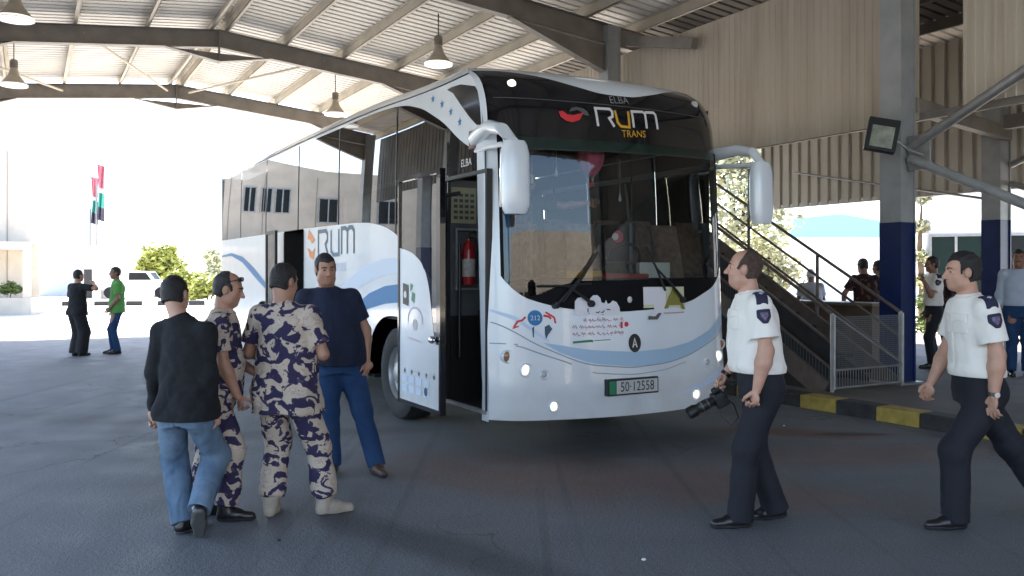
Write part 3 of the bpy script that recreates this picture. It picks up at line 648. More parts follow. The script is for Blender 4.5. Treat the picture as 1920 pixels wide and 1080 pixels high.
# lamps in the front
def flamp(x, z, r, m, name='headlight'):
    t = MB().lathe([(r*1.2,.03),(r*1.17,-.006),(r*.98,-.012),(r*.9,.002)], 28, (x, FY(x,z), z), 'y').build(name, PB, bus, smooth=True)
    MB().lathe([(0,-.008),(r*.65,-.004),(r*.9,.006)], 24, (x, FY(x,z), z), 'y').build('lamp_glass', m, t, smooth=True)
for x, z, r, m, n in ((.14,.885,.052,M['amber'],'turn_signal'),(.285,.765,.055,M['lit'],'headlight'),(.445,.72,.04,M['lampglass'],'headlight'),(.535,.44,.05,M['lit'],'fog_light'),
                      (2.11,.445,.05,M['lit'],'fog_light'),(2.46,.79,.055,M['lit'],'headlight'),(2.28,.735,.04,M['lampglass'],'headlight'),(2.57,.9,.045,M['amber'],'turn_signal')): flamp(x, z, r, m, n)
def fbox(name, x0, x1, z0, z1, off, m, parent): return decal(name, FM(off), [fine([(x0,z0),(x1,z0),(x1,z1),(x0,z1)], .05)], m, parent)
pl = MB().box(1.02, 1.6, FY(1.33,.58)-.03, FY(1.33,.58)+.03, .505, .655).build('number_plate', M['black'], bus, bevel=.006)
yp = FY(1.33,.58)-.033
pm = lambda x, z: (x, yp, z)
decal('plate_face', pm, [[(1.115,.52),(1.585,.52),(1.585,.64),(1.115,.64)]], mat('plate face', (.5,.5,.49), .5), pl)
decal('plate_band', pm, [[(1.035,.52),(1.11,.52),(1.11,.64),(1.035,.64)]], M['greenp'], pl)
lettering('plate_number', '50·12558', 1.35, .54, .125, lambda x, z: (x, yp-.003, z), M['black'], pl, wide=.83)
decal('badge', FM(.006), [disc(1.36,.97,.07,.085)], M['black'], bus)
decal('badge_mark', FM(.009), stroke([(1.335,.93),(1.358,1.01),(1.382,.93)], .014)+stroke([(1.342,.955),(1.376,.955)], .01), M['whitep'], bus)
# stickers
decal('sticker', FM(.004), [disc(.375,1.22,.068)], M['bluemid'], bus)
lettering('sticker_print', '212', .375, 1.2, .06, FM(.007), M['whitep'], bus)
decal('sticker', FM(.004), stroke([(.19,1.14),(.22,1.19),(.26,1.2),(.29,1.23)], .018)+stroke([(.45,1.24),(.5,1.23),(.52,1.21)], .02)+stroke([(.47,1.27),(.52,1.24),(.55,1.22),(.56,1.17)], .016)+stroke([(.18,1.13),(.23,1.15)], .012), M['red'], bus)
decal('sticker', FM(.004), [[(.345,1.13),(.365,1.15),(.36,1.05),(.35,1.05)],[(.46,1.14),(.5,1.16),(.53,1.12),(.49,1.07),(.47,1.03),(.46,1.08)]], M['navy'], bus)
wh = mat('white sticker', (.7,.68,.72), .45)
sil = [(.74,1.24),(.745,1.36),(.77,1.39),(.81,1.4),(.85,1.385),(.865,1.36),(.88,1.35),(.9,1.39),(.93,1.415),(.97,1.415),(1.0,1.39),(1.01,1.35),(1.04,1.34),(1.06,1.37),(1.075,1.335),(1.1,1.34),(1.13,1.365),(1.17,1.35),(1.2,1.3),(1.205,1.24)]
decal('sticker', FM(.012), [[(sil[i][0],1.24),(sil[i+1][0],1.24),sil[i+1],sil[i]] for i in range(len(sil)-1)], wh, bus)
decal('sticker_print', FM(.015), stroke([(.95,1.262),(.975,1.255),(.985,1.27)], .008)+stroke([(1.0,1.258),(1.03,1.262),(1.035,1.28)], .008)+stroke([(1.06,1.285),(1.1,1.283)], .009)+stroke([(.868,1.262),(.872,1.3)], .009)+[disc(1.02,1.24,.006,n=8),disc(.88,1.25,.005,n=8)], M['black'], bus)
rl = []
rr = random.Random(3)
for z_, x0, x1, hh in ((1.185,.83,1.22,.03),(1.125,.72,1.2,.024),(1.065,.72,1.24,.024)):
    x = x0
    while x < x1:                                # joined letters: short base strokes with teeth, tails and dots
        w_ = rr.uniform(.02,.05); p_ = [(x,z_)]
        for q_ in range(rr.randint(2,4)): p_.append((x+w_*(q_+1)/4, z_+(hh*rr.uniform(.3,1) if q_ % 2 == 0 else -hh*.15)))
        p_.append((x+w_*1.1, z_-hh*rr.uniform(-.2,.5))); rl += stroke(p_, .0065)
        if rr.random() < .5: rl.append(disc(x+w_*.5, z_+hh*1.1*rr.choice((1,-.6)), .0045, n=6))
        x += w_*1.15+rr.choice((.004,.006,.022))
decal('sticker_print', FM(.004), rl, mat('faded red print', (.5,.24,.27), .5), bus)
decal('sticker_print', FM(.004), stroke([(.72,.995),(.8,1.0),(.9,1.005),(.92,1.0)], .02)+stroke([(.93,1.005),(1.1,1.01)], .006), M['greenp'], bus)
decal('sticker_print', FM(.005), [[(1.21,1.11),(1.235,1.11),(1.235,1.17),(1.21,1.17)],disc(1.275,1.145,.024,n=10)], M['red'], bus)
fbox('sticker', 1.47, 1.98, 1.29, 1.485, .012, mat('pale yellow sticker', (.58,.58,.38), .5), bus)
fbox('sticker', 1.47, 1.74, 1.32, 1.484, .014, wh, bus)
decal('sticker', FM(.015), [disc(1.61,1.4,.085,.07), disc(1.66,1.3,.07,.06), [(1.55,1.2),(1.62,1.19),(1.68,1.25),(1.68,1.3),(1.6,1.3)]], wh, bus)
decal('sticker_print', FM(.016), [[(1.52,1.18),(1.63,1.18),(1.68,1.24),(1.64,1.24),(1.6,1.21),(1.52,1.215)]], M['greyp'], bus)
decal('sticker_print', FM(.017), [[(1.71,1.28),(1.83,1.48),(1.85,1.48),(1.99,1.27),(1.94,1.27),(1.92,1.31),(1.78,1.31),(1.76,1.28)]], mat('olive print', (.22,.2,.04), .5), bus)
decal('sticker_print', FM(.005), stroke([(1.72,1.235),(1.98,1.24)], .014), mat('pink print', (.55,.3,.3), .5), bus)
MB().ell((1.32,FY(1.32,1.36)-.004,1.37),(.026,.012,.03)).build('washer_jet', M['whitep'], bus, smooth=True)
# wipers
def wiper(p0, p1, blade):
    f3 = lambda p, o=.035: FM(o)(*p)
    MB().tube([f3(p0), f3(((p0[0]+p1[0])/2,(p0[1]+p1[1])/2), .05), f3(p1)], [.016,.012,.01], 8).tube([f3(b) for b in blade], .011, 8).lathe([(0,-.05),(.03,-.045),(.035,0)], 14, (p0[0], FY(*p0), p0[1]), 'y').build('wiper', M['black'], bus, smooth=True)
wiper((.9,1.34), (.66,1.5), [(.4,1.5),(.66,1.5),(.9,1.52)]); wiper((.56,1.33), (.92,1.72), [(.62,1.36),(.8,1.56),(.97,1.8)]); wiper((1.95,1.36), (1.62,1.66), [(1.5,1.86),(1.62,1.66),(1.72,1.45)])
# side lettering and stripes
s = SL(.004)
def srum(y, zc):
    hh = .33; q = lambda pts: [fine(a, .08) for a in stroke([(y-p[0]*.46, zc+p[1]*hh) for p in pts], .055)]
    decal('letter', s, q([(0,0),(0,1),(.75,1),(.9,.85),(.9,.6),(.7,.45),(.95,0)]), M['navy'], bus)
    decal('letter', s, q([(1.25,1),(1.25,.15),(1.45,0),(1.95,0),(1.95,1)]), mat('blue lettering', (.012,.11,.2), .4), bus)
    decal('letter', s, q([(2.2,0),(2.2,1),(2.55,1),(2.7,.9),(2.7,0)]) + q([(2.7,.9),(2.85,1),(3.1,1),(3.25,.85),(3.25,0)]), M['navy'], bus)
    lettering('trans_lettering', 'TRANS', y-.95, zc-.22, .17, s, M['bluesoft'], bus, flip=-1)
    decal('crescent_mark', s, band([(y+.55,zc+.25),(y+.45,zc+.38),(y+.3,zc+.3),(y+.15,zc+.22)], [(y+.55,zc+.25),(y+.42,zc+.24),(y+.3,zc+.17),(y+.15,zc+.22)])+band([(y+.15,zc+.12),(y+.22,zc-.06),(y+.4,zc-.02),(y+.55,zc+.12)], [(y+.15,zc+.12),(y+.3,zc+.05),(y+.42,zc+.1),(y+.55,zc+.12)]), M['orange'], bus)
srum(5.15, 1.86)
decal('side_stripe', s, band([(2.1,1.5),(2.6,1.47),(3.1,1.38),(3.6,1.22),(4.2,1.0)], [(2.1,1.3),(2.6,1.27),(3.1,1.2),(3.6,1.1),(4.2,.99)]), M['bluemid'], bus)
decal('side_stripe', s, band([(2.1,1.78),(2.7,1.77),(3.3,1.7),(4.0,1.5),(4.5,1.3)], [(2.1,1.62),(2.7,1.58),(3.3,1.48),(4.0,1.3),(4.5,1.27)]), M['bluesoft'], bus)
decal('side_stripe', s, band([(12,1.98),(11,2.02),(10,1.93),(9,1.7),(8,1.4)], [(12,1.95),(11,1.96),(10,1.82),(9,1.55),(8,1.3)]), M['bluemid'], bus)
# mirrors on curved arms
def mirror(sgn, x0):
    m_ = bpy.data.objects.new('wing_mirror', None); col.objects.link(m_); m_.parent = bus; m_.location = (x0, 0, 0)
    q = lambda x, y, z: (sgn*x, y, z)
    up = [q(-.02,.42,2.83), q(-.06,.2,2.86), q(-.1,-.05,2.87), q(-.1,-.25,2.82), q(-.08,-.36,2.72), q(-.07,-.4,2.6)]
    a = MB()
    a.grid(lambda i, t: (Vector(up[i])+Vector((.07*math.cos(t)*(.8+.07*i), 0, (.075-.008*i)*math.sin(t)))*1.0+(Vector((0,.05*math.sin(t),0)) if i > 3 else Vector()))[:], [0,1,2,3,4,5], [2*math.pi*k/14 for k in range(15)])
    a.tube([q(-.01,.4,2.72), q(-.04,.15,2.72), q(-.08,-.2,2.7), q(-.08,-.32,2.66)], .024, 8)
    a.build('mirror_arm', PB, m_, smooth=True)
    hs = MB(); hs.grid(lambda z, t: (sgn*(-.06)+.125*abs(math.cos(t))**.6*math.copysign(1, math.cos(t))*(1-.28*abs((z-2.4)/.3)**6), -.4+.075*abs(math.sin(t))**.7*math.copysign(1, math.sin(t))*(1-.3*abs((z-2.4)/.3)**6)-.02*(2.4-z), z), [2.1,2.105,2.13,2.2,2.3,2.4,2.5,2.6,2.67,2.7,2.705], [2*math.pi*k/32 for k in range(33)])
    hs.sheet([(2*math.pi*k/32,) for k in range(32)], lambda t: (sgn*(-.06)+.09*abs(math.cos(t))**.6*math.copysign(1, math.cos(t)), -.4+.05*abs(math.sin(t))**.7*math.copysign(1, math.sin(t)), 2.1))
    hs.build('mirror_housing', PB, m_, smooth=True)
    MB().box(-.06*sgn-.1, -.06*sgn+.1, -.33, -.318, 2.16, 2.64).build('mirror_glass', mat('mirror', (.8,.8,.8), .02, metal=1), m_)
    MB().box(sgn*-.02-.03 if sgn > 0 else -.01, sgn*-.02+.03 if sgn > 0 else .05, .36, .48, 2.74, 2.91).build('side_reflector', mat('brown reflector', (.12,.05,.04), .4), m_, bevel=.01)
mirror(1, .04); mirror(-1, BW+.06)
# ---------------------------------------------------------------- right-hand side: stair, counter, far buildings
sta = thing('staircase', 'dark steel stair with brown handrails rising behind the right side of the bus', 'stairs', W(8.6, 7.2, .15), TH)
M['rail'] = mat('brown rail paint', (.13,.1,.085), .5, var=.2, scale=8); M['mesh'] = mat('grey wire', (.2,.21,.22), .45, metal=.4)
SLP = .575
for i in range(16):
    z = .18*(i+1); y = .25+z/SLP-.15
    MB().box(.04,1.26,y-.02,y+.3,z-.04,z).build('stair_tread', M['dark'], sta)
for x in (0, 1.3):
    MB().bar((x,.1,.0),(x,5.2,5.1*SLP),.05,.26,(0,0,1)).build('stringer', M['rail'], sta)
for x, off, hs in ((0,0,(.98,.62,.3)), (1.3,.05,(.98,.66,.34))):
    for h in hs:
        MB().tube([(x,.0,h-.02),(x,5.2,h+5.2*SLP)], .024 if h > .9 else .019, 8).build('handrail', M['rail'], sta, smooth=True)
    for y in (0.,1.35,2.7,4.05): MB().tube([(x,y,y*SLP-.1 if y else 0),(x,y,.97+y*SLP)], .024, 8).build('post', M['galv'] if y == 0 else M['rail'], sta, smooth=True)
g = MB(); g.tube([(0,-.03,.03),(0,-.03,.95)], .02, 8).tube([(1.3,-.03,.03),(1.3,-.03,.95)], .02, 8).tube([(0,-.03,.05),(1.3,-.03,.05)], .014, 6).tube([(0,-.03,.27),(1.3,-.03,.27)], .012, 6)
for i in range(1, 26): g.tube([(i*.05,-.03,.05),(i*.05,-.03,.27)], .005, 5, cap=False)
g.tube([(.0,-.03,.95),(1.28,-.03,.3)], .012, 6); g.build('gate_frame', M['galv'], sta, smooth=True)
g = MB()
for i in range(1, 52): g.tube([(i*.025,-.03,.27),(i*.025,-.03,.93)], .0018, 4, cap=False)
for i in range(1, 27): g.tube([(0,-.03,.27+i*.025),(1.3,-.03,.27+i*.025)], .0018, 4, cap=False)
g.build('wire_mesh', M['mesh'], sta)
g = MB()                                     # mesh filling under the near handrail
for i in range(1, 80): y = i*.05; g.tube([(0,y,max(.02,y*SLP-.1)),(0,y,.3+y*SLP)], .002, 4, cap=False)
g.build('wire_mesh', M['mesh'], sta)
mb = MB(); mb.add([(1.34,.5,0),(1.34,5.2,0),(1.34,5.2,2.7),(1.34,.5,.1)],[(0,1,2,3)]); mb.add([(.03,.0,-.1),(.03,5.2,-.1),(.03,5.2,5.2*SLP+.62),(.03,.0,.6)],[(0,1,2,3)]); mb.build('side_panel', M['dark'], sta, solid=.01)

c = thing('counter', 'brown stained counter wall behind the wire mesh of the stair', 'counter', W(10.7, 7.9, .15), TH)
MB().box(.0,.2,.35,3.2,0,.98).build('counter_front', mat('brown wood panel', (.13,.085,.055), .6, var=.3, scale=3, bump=.1), c); MB().box(-.06,.4,.3,3.25,.981,1.03).build('counter_top', mat('counter top', (.2,.15,.1), .4, var=.2), c, bevel=.008)

def tree(label, loc, h, blobs, n, lm, ls=.16, name='tree', trunk=.12, group=None):
    t = thing(name, label, 'tree' if name == 'tree' else 'bush', loc, 0, group)
    r_ = random.Random(int(abs(loc[0])*97+h*31)); mb = MB(); tk = MB()
    tk.tube([(0,0,-.05),(.05,.02,h*.25),(-.04,.03,h*.5),(.02,0,h*.75)], [trunk,trunk*.8,trunk*.6,trunk*.25], 9)
    for b in blobs: tk.tube([(0,0,h*.3),(b[0]*.5,b[1]*.5,h*.3+(b[2]-h*.3)*.6),(b[0],b[1],b[2])], [trunk*.45,trunk*.28,trunk*.1], 6)
    tk.build('trunk', M['bark'], t, smooth=True)
    for i in range(n):
        b = blobs[r_.randrange(len(blobs))]
        d = Vector((r_.gauss(0,1), r_.gauss(0,1), r_.gauss(0,1))).normalized()*(r_.random()**.42)
        cl = Vector((r_.gauss(0,.1), r_.gauss(0,.1), r_.gauss(0,.1)))
        p = Vector((b[0]+d.x*b[3], b[1]+d.y*b[3], b[2]+d.z*b[3]*.8))+cl*b[3]
        a = Vector((r_.uniform(-1,1), r_.uniform(-1,1), r_.uniform(-.6,.6))).normalized(); bb = a.cross(Vector((r_.uniform(-1,1), r_.uniform(-1,1), r_.uniform(-1,1)))).normalized()
        s_ = ls*r_.uniform(.35,1.5)
        mb.add([p-a*s_, p+bb*s_*.45, p+a*s_, p-bb*s_*.45], [(0,1,2,3)])
    me = bpy.data.meshes.new('crown'); me.from_pydata(mb.v, [], mb.f); me.materials.append(lm)
    o = bpy.data.objects.new('crown', me); col.objects.link(o); o.parent = t
    return t
def leafmat(name, c):
    m = mat(name, c, .55, var=.5, scale=2.5); b = m.node_tree.nodes['Principled BSDF']
    b.inputs['Transmission Weight'].default_value = 0; b.inputs['Subsurface Weight'].default_value = 0
    return m
L1 = leafmat('yellow green leaves', (.3,.32,.07)); L2 = leafmat('mid green leaves', (.12,.17,.04)); L3 = leafmat('glare paled leaves', (.42,.42,.27))  # L3 is paled so its colour imitates blown-out sunlight
tree('pale sunlit tree showing between the bus and its right mirror', PX(1395, 30, 0), 6.4, [(-.5,0,4.6,1.5),(.6,.3,3.4,1.3),(-.3,.2,2.6,1.4),(.2,-.3,5.6,1.0),(-.9,0,5.6,.9),(.9,0,4.5,.9)], 5200, L3, .14)
tree('pale low tree behind the stair handrails', PX(1445, 26, 0), 3.4, [(-.3,0,2.4,.8),(.3,.3,1.7,.8),(-.2,.2,1.2,.9),(-.9,.2,1.9,.6)], 2600, L3, .11)
tree('yellow green tree in the sun, tallest of those left of the bus', PX(292, 60, 0), 4.0, [(0,0,2.7,1.1),(.9,.4,2.1,1.0),(-.5,.2,2.0,.9),(.3,.2,1.3,1.0),(1.3,.2,1.2,.9),(.8,0,3.1,.6)], 5200, L1, .2)
tree('scrubby bush at the foot of the sunlit tree, next to the camouflaged officer', PX(345, 52, 0), 2.2, [(-.4,0,1.3,.8),(.6,.2,1.0,.8),(0,0,.6,.9)], 3000, L1, .15, 'bush', .05)
tree('low green bush beside the rear end of the bus', PX(388, 48, 0), 1.7, [(0,0,.9,.75),(.6,.2,.8,.6),(-.5,0,.6,.6)], 1300, L1, .16, 'bush', .05)
tree('small grey green tree far off, just left of the bus roof end', PX(397, 95, 0), 4.6, [(0,0,3.6,.9),(.3,.2,2.6,.9),(.2,0,1.5,1.0)], 1600, L3, .25)
tree('dark green shrub in the planter by the cream building', PX(18, 33.6, .65), .9, [(0,0,.42,.3),(.2,.05,.35,.25),(-.2,0,.3,.22)], 700, L2, .07, 'shrub', .025)
tree('green shrub at the edge of the pavement below the bright wall', PX(1548, 19, .0), 1.0, [(0,0,.5,.35),(.4,.1,.4,.3),(-.3,0,.45,.3)], 900, L2, .07, 'shrub', .025)
tree('green shrub right of the blue column foot', PX(1738, 21, .0), 1.5, [(0,0,.9,.3),(.1,.1,.4,.4)], 700, L2, .07, 'shrub', .025)
tree('thin climbing tree beside the white office wall', PX(1727, 25, 0), 4.8, [(0,0,3.9,.3),(.05,.1,3.0,.26),(0,0,2.1,.22),(0,0,1.4,.22)], 1100, L3, .1)

# white office on the right
def window(parent, x0, x1, z0, z1, y, frame=.05, m=None, name='window', bars=1):
    f = MB()
    for a0,a1,b0,b1 in ((x0,x1,z0,z0+frame),(x0,x1,z1-frame,z1),(x0,x0+frame,z0+frame,z1-frame),(x1-frame,x1,z0+frame,z1-frame)): f.box(a0,a1,y-.05,y+.02,b0,b1)
    for i in range(bars): xm = x0+(x1-x0)*(i+1)/(bars+1); f.box(xm-frame/2,xm+frame/2,y-.045,y+.02,z0+frame,z1-frame)
    w_ = f.build(name, M['galv'], parent); MB().box(x0+frame,x1-frame,y-.012,y-.006,z0+frame,z1-frame).build('pane', m or M['paneg'], w_); return w_
M['paneg'] = mat('dark window pane', (.012,.016,.016), .35, spec=.2)
ob = thing('office_building', 'white office building with a dark window behind the officers', 'building', PX(1735, 25, 0), R(-27))
MB().box(0,14,0,8,-.02,5.2).build('wall', M['plaster'], ob)
window(ob, .1, 1.5, 1.0, 2.75, 0, .07, mat('dark green pane', (.01,.022,.02), .35, spec=.2))
window(ob, 2.1, 3.4, 1.0, 2.75, 0, .07)
MB().box(.0,14,-.06,-.001,0,.35).build('plinth', mat('grey plinth', (.3,.29,.27), .8), ob)
wb = thing('warehouse', 'white warehouse with a pale turquoise roof in the bright distance', 'building', PX(1570, 80, 0))
mb = MB(); mb.box(-7,5,0,14,-.02,5.2); mb.build('wall', M['plaster'], wb)
mb = MB(); rp = [(-4.6,5.1),(5.2,5.1),(5.2,6.3),(.2,7.2),(-4.2,6.75)]; mb.add([(x,y,z) for y in (-.4,14) for x,z in rp], [(0,1,2,3,4),(9,8,7,6,5)]+[(i,(i+1)%5,(i+1)%5+5,i+5) for i in range(5)])
mb.add([(-4.62,-.42,5.0),(5.22,-.42,5.0),(5.22,-.42,5.12),(-4.62,-.42,5.12)],[(0,1,2,3)])
mb.build('roof', mat('turquoise roof', (.17,.4,.45), .5, var=.05), wb)
sw_ = thing('boundary_wall', 'bright white boundary wall beyond the pavement and stair', 'wall', PX(1440, 48, 0))
MB().box(-2,9,0,.25,-.02,2.6).build('wall', M['plaster'], sw_); MB().box(-2.05,9.05,-.05,.3,2.601,2.7).build('coping', M['plaster'], sw_)

# left: cream building (also mirrored in the bus windows), white wall, booth, flags, pickup, far kerb
cb = thing('cream_building', 'cream two storey building with pitched parapet at the far left', 'building', W(.38, 40, 0), TH)
prof = [(-16,-.02),(0,-.02),(0,6.6),(-2.6,7.3),(-5.6,6.9),(-16,6.8)]
mb = MB(); n = len(prof); mb.add([(x,0,z) for x,z in prof]+[(x,14,z) for x,z in prof], [tuple(range(n)), tuple(range(2*n-1,n-1,-1))]+[(i,(i+1)%n,(i+1)%n+n,i+n) for i in range(n)])
mb.build('wall', M['cream'], cb)
for x0,x1,z0,z1 in ((-2.35,-1.75,4.6,5.9),(-3.1,-2.55,4.6,5.9),(-3.95,-3.2,4.6,5.9),(-6.3,-5.3,4.2,5.5),(-9.5,-8.3,4.2,5.5),(-5.9,-4.7,1.0,2.4),(-9.6,-8.2,1.0,2.4)): window(cb, x0, x1, z0, z1, 0, .06)
for x in (-1.15,-2.7,-5.2,-7.5): MB().box(x-.015,x+.015,-.02,-.001,0,6.55).build('downpipe', mat('brown pipe', (.3,.24,.2), .6), cb)
MB().box(-2.6,-.3,-1.6,-.002,2.55,2.85).build('porch_slab', M['cream'], cb); MB().box(-.6,-.3,-1.5,-1.2,0,2.549).build('porch_pillar', M['cream'], cb)
pw = thing('planter_wall', 'low cream planter wall in front of the cream building', 'planter', PX(-4, 33.4, 0), 0)
MB().box(-3,1.3,0,1.2,-.02,.66).build('planter_box', M['cream'], pw, bevel=.02)
lw = thing('compound_wall', 'tall white wall tinted shade blue far behind the two standing men', 'wall', PX(72, 62, 0), R(-6))
MB().box(0,4.2,0,.3,-.02,6.2).build('wall', mat('shade tinted white plaster', (.4,.45,.53), .85, var=.04), lw); MB().box(-.03,4.23,-.05,.35,6.201,6.3).build('coping', M['plaster'], lw)  # white plaster tinted blue, the skylit shade put into its colour
bo = thing('guard_booth', 'small white guard booth with a dark doorway behind the man in black', 'booth', PX(148, 56, 0), R(-5))
MB().box(0,1.5,0,1.5,-.02,3.3).build('wall', M['white'], bo); MB().box(-.15,1.75,-.2,1.7,3.301,3.42).build('roof', M['white'], bo); MB().box(.35,.9,-.03,-.001,.02,1.9).build('door', M['dark'], bo)
def flag(label, px, Y, h, z0, z1):
    t = thing('flagpole', label, 'flag', PX(px, Y, 0), 0, 'flags on poles by the far yard')
    MB().tube([(0,0,0),(0,0,h)], [.07,.045], 10).ell((0,0,h+.05),(.08,.08,.08)).build('pole', mat('grey pole', (.22,.22,.23), .5), t, smooth=True)
    cols = [mat('flag black', (.05,.04,.06), .8), mat('flag white', (.75,.75,.75), .8), mat('flag green', (.05,.27,.22), .8), mat('flag red', (.5,.16,.2), .8)]
    H_ = z1-z0
    for (a, b), m_ in zip(((0,.42),(.42,.5),(.5,.76),(.76,1)), (cols[3], cols[1], cols[2], cols[0])):
        MB().grid(lambda s, t_: (.05+.62*s*(1-.25*t_)+.04*math.sin(6*s), .16*math.sin(s*11+t_*3), z1-H_*t_-.15*s), [i/12 for i in range(13)], [a+(b-a)*i/5 for i in range(6)]).build('flag_cloth', m_, t, smooth=True)
flag('drooping green, white and red flag on the taller pole', 181, 60, 9.6, 5.4, 9.3); flag('drooping flag on the shorter pole at its left', 169, 60.5, 8.9, 5.2, 8.5)
# pickup truck
pk = thing('pickup_truck', 'white pickup truck parked far off in the bright yard', 'truck', PX(262, 56, 0), R(8))
bd = MB(); prof = [(-2.5,.55),(2.45,.55),(2.5,1.0),(1.2,1.12),(.75,1.75),(-.55,1.78),(-.7,1.15),(-2.5,1.15)]
bd.add([(x,-.85,z) for x,z in prof]+[(x,.85,z) for x,z in prof], [tuple(range(8)), tuple(range(15,7,-1))]+[(i,(i+1)%8,(i+1)%8+8,i+8) for i in range(8)])
bd.build('body', M['white'], pk, bevel=.04)
MB().add([(-.45,-.86,1.2),(.95,-.86,1.2),(.62,-.86,1.66),(-.42,-.86,1.68)],[(0,1,2,3)]).build('window', M['paneg'], pk)
MB().add([(1.17,-.75,1.16),(1.17,.75,1.16),(.8,.7,1.7),(.8,-.7,1.7)],[(0,1,2,3)]).build('windscreen', M['paneg'], pk)
for x in (-1.6, 1.55):
    for y in (-.8, .8): MB().lathe([(0,-.1),(.2,-.1),(.22,-.06),(.36,-.1),(.38,0),(.36,.1),(0,.1)], 24, (x,y,.38), 'y').build('wheel', M['rubber'], pk, smooth=True)
for y in (-.6,.6): MB().box(2.5,2.53,y-.15,y+.15,.78,.95).build('headlight', M['lampglass'], pk)
fk = thing('far_kerb', 'long low kerb with alternate black and white blocks across the yard', 'kerb', PX(55, 42, 0), R(9))
a = MB(); b = MB()
for i in range(12): (a if i % 2 else b).box(i*.75+.005, i*.75+.745, 0, .3, -.02, .24)
a.build('white_blocks', M['white'], fk, bevel=.02); b.build('black_blocks', M['blackk'], fk, bevel=.02)
# pebble and scraps on the asphalt
def bit(name, label, cat, px, py, r, m):
    Y = 1.61*1600/(py-513); p = PX(px, Y, 0); o = MB().ell((0,0,r*.45),(r,r*.8,r*.5),8,5).build(name, m, None, smooth=True); o.location = p; return tag(o, label, cat)
bit('pebble', 'small white pebble on the asphalt in front of the bus', 'pebble', 1207, 1051, .014, M['white'])
bit('stone_chip', 'dark stone chip on the asphalt behind the tan boots', 'stone', 523, 1014, .013, M['blackk'])
bit('pebble', 'tiny pale pebble lying between the two walking officers', 'pebble', 1470, 799, .012, M['white'])
